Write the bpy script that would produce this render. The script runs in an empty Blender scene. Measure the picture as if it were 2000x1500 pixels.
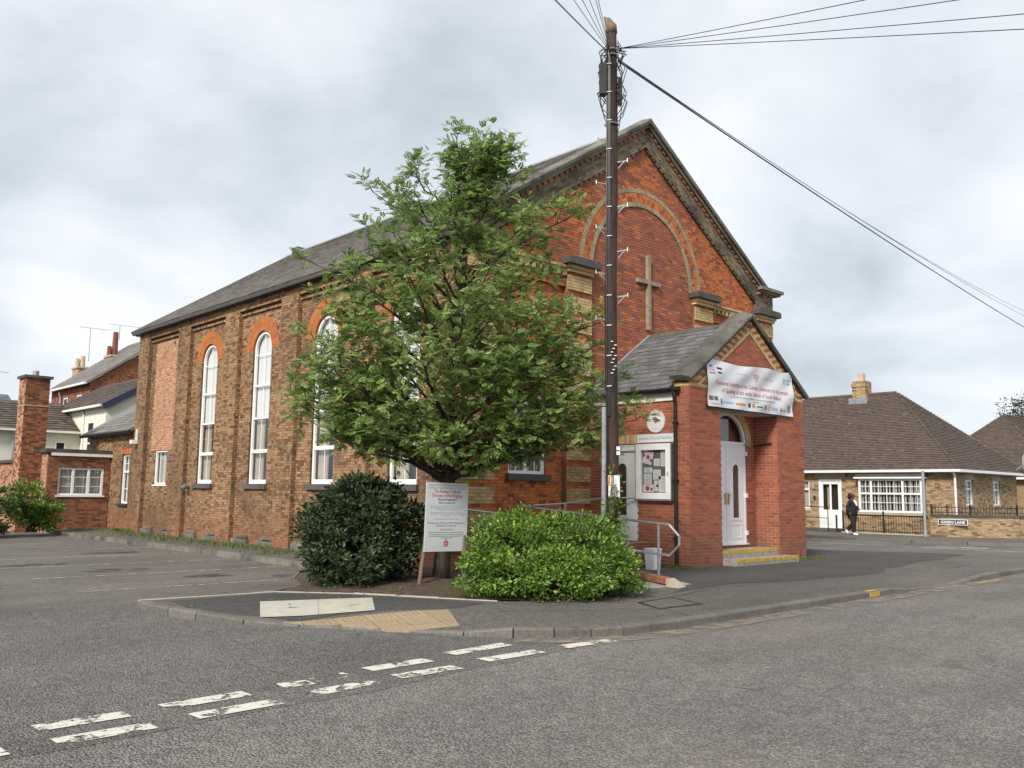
import bpy, bmesh, math, random
import numpy as np
from mathutils import Vector, Matrix
from mathutils.geometry import delaunay_2d_cdt
R = math.radians
rng = random.Random(7)
npr = np.random.default_rng(11)
sc = bpy.context.scene
COL = sc.collection

# ------------------------------------------------------------------ camera
cam_d = bpy.data.cameras.new('camera'); cam = bpy.data.objects.new('camera', cam_d); COL.objects.link(cam)
FPX, YAW, PITCH, ROLL = 1736.35, R(47.003), R(6.9665), R(0.7624)
cam_d.sensor_width = 36.0; cam_d.lens = FPX / 2000 * 36.0
cam_d.clip_start = 0.05; cam_d.clip_end = 2000
fw = Vector((math.cos(YAW)*math.cos(PITCH), math.sin(YAW)*math.cos(PITCH), math.sin(PITCH)))
rt = Vector((math.sin(YAW), -math.cos(YAW), 0)); up = rt.cross(fw)
rt2 = rt*math.cos(ROLL) + up*math.sin(ROLL); up2 = -rt*math.sin(ROLL) + up*math.cos(ROLL)
m3 = Matrix((rt2, up2, -fw)).transposed()
cam.matrix_world = Matrix.Translation((0, 0, 1.6)) @ m3.to_4x4()
sc.camera = cam
CAMP = np.array([0, 0, 1.6])

# ------------------------------------------------------------------ sky + sun
SUN_DIR = Vector((-0.82, -0.32, 0.68)).normalized()      # towards the sun
w = bpy.data.worlds.new('World'); sc.world = w; w.use_nodes = True
nt = w.node_tree; nt.nodes.clear()
def N(t, **k):
    n = nt.nodes.new(t)
    for a, b in k.items(): setattr(n, a, b)
    return n
out = N('ShaderNodeOutputWorld'); bg = N('ShaderNodeBackground'); bg.inputs['Strength'].default_value = 0.1
sky = N('ShaderNodeTexSky', sky_type='NISHITA', sun_disc=False)
sky.sun_elevation = math.asin(SUN_DIR.z); sky.sun_rotation = math.atan2(SUN_DIR.x, SUN_DIR.y)
sky.air_density = 1.0; sky.dust_density = 2.0
tc = N('ShaderNodeTexCoord'); sep = N('ShaderNodeSeparateXYZ')
nt.links.new(tc.outputs['Generated'], sep.inputs[0])
zz = N('ShaderNodeMath', operation='MAXIMUM'); nt.links.new(sep.outputs['Z'], zz.inputs[0]); zz.inputs[1].default_value = 0.0
za = N('ShaderNodeMath', operation='ADD'); nt.links.new(zz.outputs[0], za.inputs[0]); za.inputs[1].default_value = 0.42
dx = N('ShaderNodeMath', operation='DIVIDE'); dy = N('ShaderNodeMath', operation='DIVIDE')
nt.links.new(sep.outputs['X'], dx.inputs[0]); nt.links.new(za.outputs[0], dx.inputs[1])
nt.links.new(sep.outputs['Y'], dy.inputs[0]); nt.links.new(za.outputs[0], dy.inputs[1])
cmb = N('ShaderNodeCombineXYZ'); nt.links.new(dx.outputs[0], cmb.inputs[0]); nt.links.new(dy.outputs[0], cmb.inputs[1])
n1 = N('ShaderNodeTexNoise'); n1.inputs['Scale'].default_value = 2.3; n1.inputs['Detail'].default_value = 7; n1.inputs['Roughness'].default_value = 0.52; n1.inputs['Distortion'].default_value = 0.25
n2 = N('ShaderNodeTexNoise'); n2.inputs['Scale'].default_value = 1.0; n2.inputs['Detail'].default_value = 3
mp = N('ShaderNodeMapping'); mp.inputs['Location'].default_value = (4.3, 1.7, 0.4)
nt.links.new(cmb.outputs[0], mp.inputs['Vector']); nt.links.new(mp.outputs[0], n1.inputs['Vector'])
mp2 = N('ShaderNodeMapping'); mp2.inputs['Location'].default_value = (9.1, 3.3, 2.0)
nt.links.new(cmb.outputs[0], mp2.inputs['Vector']); nt.links.new(mp2.outputs[0], n2.inputs['Vector'])
ad = N('ShaderNodeMath', operation='MULTIPLY_ADD'); nt.links.new(n1.outputs['Fac'], ad.inputs[0]); ad.inputs[1].default_value = 0.6
mul = N('ShaderNodeMath', operation='MULTIPLY'); nt.links.new(n2.outputs['Fac'], mul.inputs[0]); mul.inputs[1].default_value = 0.4
nt.links.new(mul.outputs[0], ad.inputs[2])
cr = N('ShaderNodeValToRGB'); nt.links.new(ad.outputs[0], cr.inputs[0])
e = cr.color_ramp.elements
CS = 10.0
e[0].position = 0.36; e[0].color = (0.258, 0.288, 0.312, 1)
e[1].position = 0.60; e[1].color = (0.478, 0.485, 0.498, 1)
k = e.new(0.47); k.color = (0.365, 0.392, 0.425, 1)
sclc = N('ShaderNodeVectorMath', operation='SCALE'); sclc.inputs['Scale'].default_value = CS
nt.links.new(cr.outputs[0], sclc.inputs[0])
mxs = N('ShaderNodeMix', data_type='RGBA'); mxs.inputs['Factor'].default_value = 0.93
nt.links.new(sky.outputs[0], mxs.inputs['A']); nt.links.new(sclc.outputs[0], mxs.inputs['B'])
nt.links.new(mxs.outputs['Result'], bg.inputs['Color']); nt.links.new(bg.outputs[0], out.inputs[0])

sun_d = bpy.data.lights.new('sun', 'SUN'); sun = bpy.data.objects.new('sun', sun_d); COL.objects.link(sun)
sun_d.energy = 2.1; sun_d.angle = R(12); sun_d.color = (1.0, 0.93, 0.82)
sun.rotation_euler = (-SUN_DIR).to_track_quat('-Z', 'Y').to_euler()

vs = sc.view_settings
vs.view_transform = 'Standard'; vs.look = 'None'; vs.gamma = 1.0; vs.use_curve_mapping = False
vs.exposure = 1.1
sc.cycles.max_bounces = 6; sc.cycles.transparent_max_bounces = 12
sc.cycles.use_denoising = True

# ------------------------------------------------------------------ object helpers
WORLD = {}
def link(o, parent=None):
    COL.objects.link(o)
    if parent is not None:
        o.parent = parent
        o.matrix_parent_inverse = WORLD[parent.name].inverted()
    WORLD[o.name] = o.matrix_basis.copy()
    return o
def thing(name, loc, label, cat, group=None):
    o = bpy.data.objects.new(name, None); o.empty_display_size = 0.3
    o.location = loc; link(o)
    return tag(o, label, cat, group)
def tag(o, label=None, cat=None, group=None, kind=None):
    if label: o['label'] = label
    if cat: o['category'] = cat
    if group: o['group'] = group
    if kind: o['kind'] = kind
    return o
def mesh_obj(name, verts, faces, mat, parent=None, smooth=False, kind=None):
    me = bpy.data.meshes.new(name)
    me.from_pydata([tuple(v) for v in verts] if not isinstance(verts, np.ndarray) else verts.tolist(), [], faces if not isinstance(faces, np.ndarray) else faces.tolist())
    if isinstance(mat, (list, tuple)):
        for m in mat: me.materials.append(m)
    elif mat: me.materials.append(mat)
    if smooth: me.shade_smooth()
    me.update()
    o = bpy.data.objects.new(name, me); link(o, parent)
    if kind: o['kind'] = kind
    return o

class Frame:
    """a wall's own axes: u along, v up, n outward"""
    def __init__(s, O, U, V, Nn):
        s.O = np.array(O, float); s.U = np.array(U, float); s.V = np.array(V, float); s.N = np.array(Nn, float)
        s.flip = np.dot(np.cross(s.U, s.V), s.N) < 0
    def p(s, u, v, n=0.0): return s.O + s.U*u + s.V*v + s.N*n
W0 = Frame((0,0,0), (1,0,0), (0,1,0), (0,0,1))
BOXF = np.array([[4,5,6,7],[0,3,2,1],[0,1,5,4],[1,2,6,5],[2,3,7,6],[3,0,4,7]])
class MB:
    """collects boxes, tubes and prisms that become one mesh"""
    def __init__(s): s.v = []; s.f = []; s.b = []
    def box(s, fr, u0, u1, v0, v1, n0, n1):
        s.b.append((fr, u0, u1, v0, v1, n0, n1)); return s
    def w(s, x0, x1, y0, y1, z0, z1): return s.box(W0, x0, x1, y0, y1, z0, z1)
    def poly(s, pts, faces):
        k = len(s.v); s.v += [tuple(p) for p in pts]; s.f += [tuple(i + k for i in f) for f in faces]; return s
    def prism(s, fr, pts, n0, n1):
        """polygon given in (u, v), extruded from n0 to n1"""
        m = len(pts); P = [fr.p(u, v, n0) for u, v in pts] + [fr.p(u, v, n1) for u, v in pts]
        F = [tuple(range(m-1, -1, -1)), tuple(range(m, 2*m))] + [(i, (i+1) % m, m+(i+1) % m, m+i) for i in range(m)]
        if fr.flip: F = [f[::-1] for f in F]
        return s.poly(P, F)
    def ring(s, fr, A, B, n0, n1, closed=True):
        """band between outlines A and B (same point count), from n0 to n1"""
        m = len(A); P = [fr.p(*q, n1) for q in A] + [fr.p(*q, n1) for q in B] + [fr.p(*q, n0) for q in A] + [fr.p(*q, n0) for q in B]
        F = []
        for i in range(m if closed else m-1):
            j = (i+1) % m
            F += [(i, j, m+j, m+i), (2*m+i, 3*m+i, 3*m+j, 2*m+j), (i, 2*m+i, 2*m+j, j), (m+i, m+j, 3*m+j, 3*m+i)]
        if not closed: F += [(0, m, 3*m, 2*m), (m-1, 3*m-1, 4*m-1, 2*m-1)]
        return s.poly(P, F)
    def tube(s, pts, r, n=8, cap=True, r1=None):
        pts = [Vector(p) for p in pts]; rings = []; L = len(pts); prev = None
        for i, p in enumerate(pts):
            d = (pts[min(i+1, L-1)] - pts[max(i-1, 0)]).normalized()
            a = prev if prev is not None else (Vector((0,0,1)) if abs(d.z) < 0.9 else Vector((1,0,0)))
            x = (a - d*a.dot(d)).normalized(); prev = x; y = d.cross(x)
            rad = r[i] if isinstance(r, (list, tuple)) else (r if r1 is None else r + (r1-r)*i/(L-1))
            rings.append([p + (x*math.cos(2*math.pi*k/n) + y*math.sin(2*math.pi*k/n))*rad for k in range(n)])
        P = [q for g in rings for q in g]; F = []
        for i in range(L-1):
            for k in range(n):
                j = (k+1) % n; F.append((i*n+k, i*n+j, (i+1)*n+j, (i+1)*n+k))
        if cap: F += [tuple(range(n-1, -1, -1)), tuple((L-1)*n + k for k in range(n))]
        return s.poly(P, F)
    def arrays(s):
        V = np.array(s.v, float).reshape(-1, 3); F = list(s.f); k = len(V)
        if s.b:
            groups = {}
            for b in s.b: groups.setdefault(id(b[0]), (b[0], []))[1].append(b[1:])
            parts = [V]
            for fr, L in groups.values():
                A = np.array(L, float); m = len(A)
                u = A[:, [0,1,1,0,0,1,1,0]]; v = A[:, [2,2,3,3,2,2,3,3]]; n = A[:, [4,4,4,4,5,5,5,5]]
                P = fr.O + u[..., None]*fr.U + v[..., None]*fr.V + n[..., None]*fr.N
                parts.append(P.reshape(-1, 3))
                bf = BOXF[:, ::-1] if fr.flip else BOXF
                F += (bf[None] + (k + 8*np.arange(m))[:, None, None]).reshape(-1, 4).tolist()
                k += 8*m
            V = np.concatenate(parts)
        return V, F
    def build(s, name, mat, parent=None, smooth=False, kind=None):
        V, F = s.arrays()
        return mesh_obj(name, V, F, mat, parent, smooth, kind)

# ------------------------------------------------------------------ materials
def newmat(name):
    m = bpy.data.materials.new(name); m.use_nodes = True
    t = m.node_tree; t.nodes.clear()
    o = t.nodes.new('ShaderNodeOutputMaterial'); b = t.nodes.new('ShaderNodeBsdfPrincipled')
    t.links.new(b.outputs[0], o.inputs[0]); return m, t, b, o
def nd(t, typ, ins=None, **k):
    n = t.nodes.new(typ)
    for a, b in k.items(): setattr(n, a, b)
    for a, b in (ins or {}).items():
        if hasattr(b, 'is_output'): t.links.new(b, n.inputs[a])
        else: n.inputs[a].default_value = b
    return n
def c4(c): return (c[0], c[1], c[2], 1.0)
def ramp(t, fac, stops, interp='LINEAR'):
    n = t.nodes.new('ShaderNodeValToRGB'); t.links.new(fac, n.inputs[0]); n.color_ramp.interpolation = interp
    el = n.color_ramp.elements
    for i, (p, c) in enumerate(stops):
        x = el[i] if i < 2 else el.new(p)
        x.position = p; x.color = c4(c)
    return n.outputs[0]
def mixc(t, f, a, b, mode='MIX'):
    n = t.nodes.new('ShaderNodeMix'); n.data_type = 'RGBA'; n.blend_type = mode
    for s, v in ((n.inputs['Factor'], f), (n.inputs['A'], a), (n.inputs['B'], b)):
        if hasattr(v, 'is_output'): t.links.new(v, s)
        else: s.default_value = v if not isinstance(v, tuple) else c4(v)
    return n.outputs['Result']
def pos(t): return t.nodes.new('ShaderNodeNewGeometry').outputs['Position']
def noise(t, scale, detail=4, rough=0.55, vec=None):
    return nd(t, 'ShaderNodeTexNoise', {'Vector': vec if vec is not None else pos(t), 'Scale': scale, 'Detail': detail, 'Roughness': rough}).outputs['Fac']
def bump(t, b, h, strength=0.3, dist=0.01):
    n = nd(t, 'ShaderNodeBump', {'Height': h, 'Strength': strength, 'Distance': dist}); t.links.new(n.outputs[0], b.inputs['Normal'])
def maprange(t, v, a, b, c=0.0, d=1.0):
    return nd(t, 'ShaderNodeMapRange', {'Value': v, 'From Min': a, 'From Max': b, 'To Min': c, 'To Max': d}).outputs[0]
def plain(name, col, rough=0.6, metal=0.0, var=0.12, scale=6.0, spec=0.5, bmp=0.0, bscale=60):
    m, t, b, o = newmat(name)
    f = maprange(t, noise(t, scale, 5), 0.3, 0.7)
    lo = tuple(c*(1-var) for c in col); hi = tuple(min(1, c*(1+var)) for c in col)
    t.links.new(mixc(t, f, lo, hi), b.inputs['Base Color'])
    b.inputs['Roughness'].default_value = rough; b.inputs['Metallic'].default_value = metal
    b.inputs['Specular IOR Level'].default_value = spec
    if bmp: bump(t, b, noise(t, bscale, 5), bmp, 0.01)
    return m
def piece_random(t):
    g = t.nodes.new('ShaderNodeNewGeometry'); oi = t.nodes.new('ShaderNodeObjectInfo')
    a = nd(t, 'ShaderNodeMath', {0: g.outputs['Random Per Island'], 1: oi.outputs['Random']}, operation='ADD')
    return nd(t, 'ShaderNodeMath', {0: a.outputs[0]}, operation='FRACT').outputs[0]
def pieces(name, stops, rough=0.9, grime=(0.05, 0.045, 0.04), grime_amt=0.5, gscale=0.8, glo=0.5, ghi=0.75, fine=0.25, bmp=0.35, low=None, spec=0.3):
    """colour differs from piece to piece (brick, slate, tile); soot and weather stains lie over it"""
    m, t, b, o = newmat(name)
    c = ramp(t, piece_random(t), stops)
    P = pos(t)
    f = maprange(t, noise(t, 30, 4, 0.6, P), 0.3, 0.7, 1-fine, 1+fine)
    c = mixc(t, 1.0, c, nd(t, 'ShaderNodeCombineColor', {0: f, 1: f, 2: f}).outputs[0], 'MULTIPLY')
    if low:
        sp = nd(t, 'ShaderNodeSeparateXYZ', {0: P}).outputs['Z']
        zz = nd(t, 'ShaderNodeMath', {0: sp, 1: noise(t, 0.9, 3, 0.5, P)}, operation='SUBTRACT').outputs[0]
        k = maprange(t, zz, 0.55, -0.25, 0.0, low[1]); c = mixc(t, k, c, low[0])
    if grime_amt:
        g = maprange(t, noise(t, gscale, 6, 0.6, P), glo, ghi, 0.0, grime_amt); c = mixc(t, g, c, grime)
    t.links.new(c, b.inputs['Base Color']); b.inputs['Roughness'].default_value = rough
    b.inputs['Specular IOR Level'].default_value = spec
    if bmp: bump(t, b, noise(t, 90, 4, 0.6, P), bmp, 0.006)
    return m
M = {}
M['brick_side'] = pieces('brown_stock_brick', [(0, (0.10,0.06,0.037)), (0.08, (0.17,0.10,0.054)), (0.28, (0.275,0.166,0.09)), (0.6, (0.315,0.194,0.105)), (0.8, (0.375,0.245,0.138)), (0.9, (0.27,0.115,0.06)), (1, (0.11,0.064,0.042))], grime=(0.085,0.058,0.038), grime_amt=0.6, gscale=0.45, glo=0.44, ghi=0.68, low=((0.27,0.095,0.05), 0.5), fine=0.4)
M['brick_pink'] = pieces('pink_infill_and_sunlit_brick', [(0, (0.36,0.17,0.095)), (0.3, (0.45,0.25,0.15)), (0.6, (0.50,0.30,0.19)), (0.85, (0.42,0.21,0.12)), (1, (0.55,0.37,0.24))], grime_amt=0.25, fine=0.25)  # also paints the sunlit sides of the outbuilding and chimney stack
M['brick_orange'] = pieces('orange_facing_brick', [(0, (0.17,0.065,0.042)), (0.12, (0.33,0.10,0.042)), (0.35, (0.49,0.15,0.05)), (0.7, (0.56,0.185,0.06)), (0.88, (0.43,0.125,0.048)), (1, (0.21,0.075,0.048))], grime=(0.13,0.055,0.04), grime_amt=0.6, gscale=0.5, glo=0.48, ghi=0.7, fine=0.2)
M['brick_panel'] = pieces('purple_red_panel_brick', [(0, (0.20,0.085,0.065)), (0.25, (0.29,0.105,0.068)), (0.6, (0.37,0.13,0.075)), (0.85, (0.29,0.10,0.066)), (0.93, (0.48,0.16,0.06)), (1, (0.42,0.19,0.105))], grime=(0.16,0.07,0.055), grime_amt=0.55, gscale=0.6, fine=0.2)
M['brick_arch'] = pieces('rubbed_orange_brick', [(0, (0.39,0.135,0.045)), (0.5, (0.45,0.165,0.055)), (1, (0.35,0.115,0.042))], grime_amt=0.2, fine=0.15)
M['brick_buff'] = pieces('buff_yellow_brick', [(0, (0.42,0.30,0.14)), (0.4, (0.52,0.38,0.19)), (0.8, (0.56,0.42,0.22)), (1, (0.33,0.24,0.13))], grime=(0.12,0.10,0.07), grime_amt=0.7, gscale=0.9, glo=0.5, ghi=0.74, fine=0.2)
M['brick_greybuff'] = pieces('grey_buff_brick', [(0, (0.30,0.25,0.155)), (0.5, (0.37,0.31,0.195)), (1, (0.25,0.205,0.13))], grime=(0.12,0.11,0.085), grime_amt=0.5, gscale=1.2, fine=0.2)
M['brick_sooty'] = pieces('sooty_buff_brick', [(0, (0.10,0.085,0.06)), (0.3, (0.20,0.165,0.105)), (0.6, (0.28,0.23,0.14)), (1, (0.15,0.125,0.09))], grime=(0.045,0.045,0.042), grime_amt=0.85, gscale=0.9, glo=0.4, ghi=0.65, fine=0.3)
M['brick_porch'] = pieces('red_porch_brick', [(0, (0.22,0.072,0.045)), (0.15, (0.30,0.092,0.052)), (0.5, (0.355,0.112,0.062)), (0.8, (0.39,0.13,0.071)), (1, (0.29,0.088,0.052))], grime=(0.17,0.065,0.045), grime_amt=0.5, gscale=1.3, fine=0.16, low=((0.17,0.085,0.06), 0.55))
M['brick_red'] = pieces('dark_red_and_shaded_brick', [(0, (0.10,0.045,0.03)), (0.2, (0.19,0.07,0.042)), (0.5, (0.29,0.11,0.06)), (0.8, (0.35,0.155,0.085)), (1, (0.14,0.06,0.04))], grime=(0.07,0.05,0.04), grime_amt=0.5, fine=0.3)  # also paints the shaded fronts of the outbuilding and chimney stack
M['brick_bungalow'] = pieces('buff_bungalow_brick', [(0, (0.13,0.085,0.055)), (0.15, (0.27,0.18,0.105)), (0.5, (0.37,0.26,0.155)), (0.85, (0.44,0.32,0.195)), (1, (0.22,0.14,0.085))], grime_amt=0.25, fine=0.25)
M['mortar'] = plain('lime_mortar', (0.30,0.25,0.19), 0.95, var=0.3, scale=3)
M['mortar_dark'] = plain('old_dark_mortar', (0.15,0.10,0.065), 0.95, var=0.35, scale=2)
M['mortar_light'] = plain('pale_mortar', (0.45,0.34,0.265), 0.95, var=0.2, scale=4)
M['mortar_red'] = plain('red_tinted_mortar', (0.20,0.09,0.06), 0.95, var=0.25, scale=4)
M['stone_dark'] = pieces('weathered_dark_stone', [(0, (0.075,0.072,0.068)), (1, (0.11,0.105,0.095))], grime=(0.03,0.03,0.03), grime_amt=0.7, gscale=2.0, fine=0.25)
M['stone_cop'] = pieces('lichen_grey_coping', [(0, (0.15,0.142,0.12)), (1, (0.21,0.197,0.168))], grime=(0.05,0.05,0.047), grime_amt=0.85, gscale=1.4, glo=0.42, ghi=0.66, fine=0.25)
M['stone_pale'] = pieces('pale_stone', [(0, (0.36,0.31,0.24)), (1, (0.46,0.40,0.31))], grime=(0.14,0.12,0.09), grime_amt=0.6, gscale=3, fine=0.2)
M['cross_wood'] = plain('grey_weathered_wood', (0.27,0.225,0.165), 0.9, var=0.25, scale=8)
M['stone_porch'] = pieces('dark_porch_coping', [(0, (0.10,0.094,0.082)), (1, (0.145,0.135,0.118))], grime=(0.04,0.04,0.038), grime_amt=0.8, gscale=2.0, glo=0.45, ghi=0.7, fine=0.25)
M['slate'] = pieces('grey_slate', [(0, (0.092,0.097,0.106)), (0.5, (0.128,0.132,0.142)), (1, (0.168,0.171,0.18))], rough=0.55, grime=(0.07,0.065,0.06), grime_amt=0.5, gscale=1.2, fine=0.15, bmp=0.2, spec=0.5)
M['slate_old'] = pieces('weathered_roof_slate', [(0, (0.125,0.112,0.105)), (0.5, (0.175,0.158,0.148)), (1, (0.225,0.205,0.19))], rough=0.65, grime=(0.09,0.075,0.06), grime_amt=0.6, gscale=0.8, fine=0.2, bmp=0.2, spec=0.5)
M['tile'] = pieces('brown_plain_tile', [(0, (0.078,0.060,0.052)), (0.35, (0.105,0.08,0.069)), (0.7, (0.12,0.09,0.078)), (0.95, (0.105,0.078,0.067)), (1, (0.165,0.13,0.108))], grime=(0.09,0.075,0.055), grime_amt=0.5, gscale=0.9, fine=0.2, bmp=0.2)
M['tile_dark'] = pieces('dark_interlocking_tile', [(0, (0.075,0.06,0.052)), (0.5, (0.11,0.088,0.076)), (1, (0.14,0.112,0.096))], grime=(0.06,0.05,0.04), grime_amt=0.5, gscale=1.0, fine=0.2)
M['upvc'] = plain('white_upvc', (0.78,0.79,0.80), 0.35, var=0.04, scale=3)
M['white_paint'] = plain('white_painted_wood', (0.74,0.73,0.70), 0.5, var=0.06, scale=4)
M['cream'] = plain('cream_render', (0.70,0.685,0.58), 0.9, var=0.06, scale=1.5, bmp=0.1)
M['black'] = plain('black_plastic', (0.018,0.019,0.021), 0.35, var=0.2)
M['black_iron'] = plain('black_painted_iron', (0.016,0.016,0.017), 0.5, var=0.2)
M['galv'] = plain('galvanised_steel', (0.40,0.41,0.42), 0.42, 0.75, var=0.2, scale=14)
M['grey_paint'] = plain('grey_painted_steel', (0.33,0.35,0.37), 0.5, 0.2, var=0.1)
M['lead'] = plain('lead_flashing', (0.26,0.27,0.29), 0.6, 0.2, var=0.2)
M['brass'] = plain('brass', (0.55,0.40,0.16), 0.35, 0.8)
M['clay'] = plain('terracotta_pot', (0.42,0.19,0.09), 0.85, var=0.2, bmp=0.1)
M['buff_pot'] = plain('buff_clay_pot', (0.50,0.40,0.27), 0.85, var=0.2)
M['concrete'] = plain('grey_concrete', (0.27,0.255,0.23), 0.95, var=0.25, scale=7, bmp=0.2)
M['slab'] = plain('pale_concrete_slab', (0.42,0.395,0.335), 0.95, var=0.13, scale=5, bmp=0.15)
M['kerb'] = pieces('concrete_kerb', [(0, (0.115,0.108,0.098)), (1, (0.165,0.154,0.14))], grime=(0.07,0.065,0.055), grime_amt=0.6, gscale=3, fine=0.25)
M['yellow_paint'] = plain('worn_yellow_paint', (0.44,0.29,0.06), 0.8, var=0.3, scale=12)
M['tactile'] = pieces('buff_blister_paving', [(0, (0.285,0.22,0.14)), (1, (0.345,0.272,0.178))], grime=(0.21,0.175,0.125), grime_amt=0.6, gscale=2.5, fine=0.2)
M['stud'] = plain('darker_blister', (0.235,0.175,0.105), 0.95, var=0.2)  # blisters in a darker tone than their slabs
M['soil'] = plain('dark_garden_soil', (0.075,0.048,0.031), 1.0, var=0.45, scale=9, bmp=0.9, bscale=25)
M['interior'] = plain('room_shade', (0.02,0.018,0.016), 0.9)  # near-black paint standing in for the shade of unlit rooms
M['pale_sheet'] = plain('pale_window_sheet', (0.72,0.75,0.74), 0.9, var=0.03, scale=1)
M['curtain'] = plain('beige_curtain', (0.42,0.37,0.30), 0.9, var=0.15, scale=5)
M['net'] = plain('grey_net_curtain', (0.42,0.44,0.43), 0.9, var=0.1, scale=5)
M['cork'] = plain('blue_grey_felt', (0.10,0.14,0.155), 0.9)
M['paper'] = plain('white_paper', (0.68,0.69,0.68), 0.8, var=0.05)
M['sign_white'] = plain('white_sign_panel', (0.66,0.69,0.71), 0.4, var=0.03, scale=2)
M['banner'] = plain('white_pvc_banner', (0.66,0.67,0.71), 0.45, var=0.03, scale=3)
M['ink_red'] = plain('red_ink', (0.50,0.05,0.07), 0.6)
M['ink_pink'] = plain('faded_pink_ink', (0.62,0.36,0.38), 0.6)
M['ink_black'] = plain('black_ink', (0.03,0.03,0.035), 0.6)
M['ink_grey'] = plain('grey_ink', (0.25,0.26,0.28), 0.6)
M['ink_blue'] = plain('blue_ink', (0.06,0.13,0.38), 0.6)
M['ink_sky'] = plain('pale_blue_ink', (0.25,0.50,0.68), 0.6)
M['ink_orange'] = plain('orange_ink', (0.62,0.22,0.05), 0.6)
M['ink_green'] = plain('green_ink', (0.03,0.16,0.09), 0.6)
M['ink_yellow'] = plain('yellow_ink', (0.60,0.55,0.08), 0.6)
M['wood_post'] = plain('weathered_timber', (0.17,0.12,0.075), 0.9, var=0.3, scale=20, bmp=0.3)
M['navy'] = plain('navy_painted_sill', (0.03,0.042,0.085), 0.5)
M['porcelain'] = plain('white_porcelain', (0.75,0.75,0.74), 0.3)
M['skin'] = plain('dark_skin', (0.10,0.052,0.035), 0.55)
M['coat'] = plain('black_cloth', (0.012,0.012,0.014), 0.85, var=0.3)
M['hair'] = plain('dark_red_brown_hair', (0.03,0.010,0.009), 0.7)
M['shoe'] = plain('white_trainers', (0.72,0.71,0.76), 0.6)
M['white_cloth'] = plain('white_cloth', (0.75,0.75,0.74), 0.8)
M['white_stone'] = plain('whitish_stone', (0.55,0.53,0.48), 0.9, var=0.15)

def glass_mat(name, tint=0.9, base=0.06):
    m, t, b, o = newmat(name); t.nodes.remove(b)
    g = nd(t, 'ShaderNodeBsdfGlossy', {'Roughness': 0.02, 'Color': (0.95,0.97,1,1)}); tr = nd(t, 'ShaderNodeBsdfTransparent', {'Color': (tint, tint, tint, 1)})
    fc_ = nd(t, 'ShaderNodeLayerWeight', {'Blend': 0.5}).outputs['Facing']
    p5 = nd(t, 'ShaderNodeMath', {0: fc_, 1: 4.0}, operation='POWER').outputs[0]
    fr = nd(t, 'ShaderNodeMath', {0: p5, 1: 0.85, 2: 0.09}, operation='MULTIPLY_ADD').outputs[0]
    mx = nd(t, 'ShaderNodeMixShader', {0: fr}); t.links.new(tr.outputs[0], mx.inputs[1]); t.links.new(g.outputs[0], mx.inputs[2])
    t.links.new(mx.outputs[0], o.inputs[0]); return m
M['glass'] = glass_mat('window_glass')
def textured_glass():
    m, t, b, o = newmat('patterned_dark_glass')
    b.inputs['Base Color'].default_value = (0.06,0.05,0.035,1); b.inputs['Roughness'].default_value = 0.22
    v = nd(t, 'ShaderNodeTexVoronoi', {'Vector': pos(t), 'Scale': 28}).outputs['Distance']
    bump(t, b, v, 0.6, 0.02); return m
M['pattern_glass'] = textured_glass()

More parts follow.
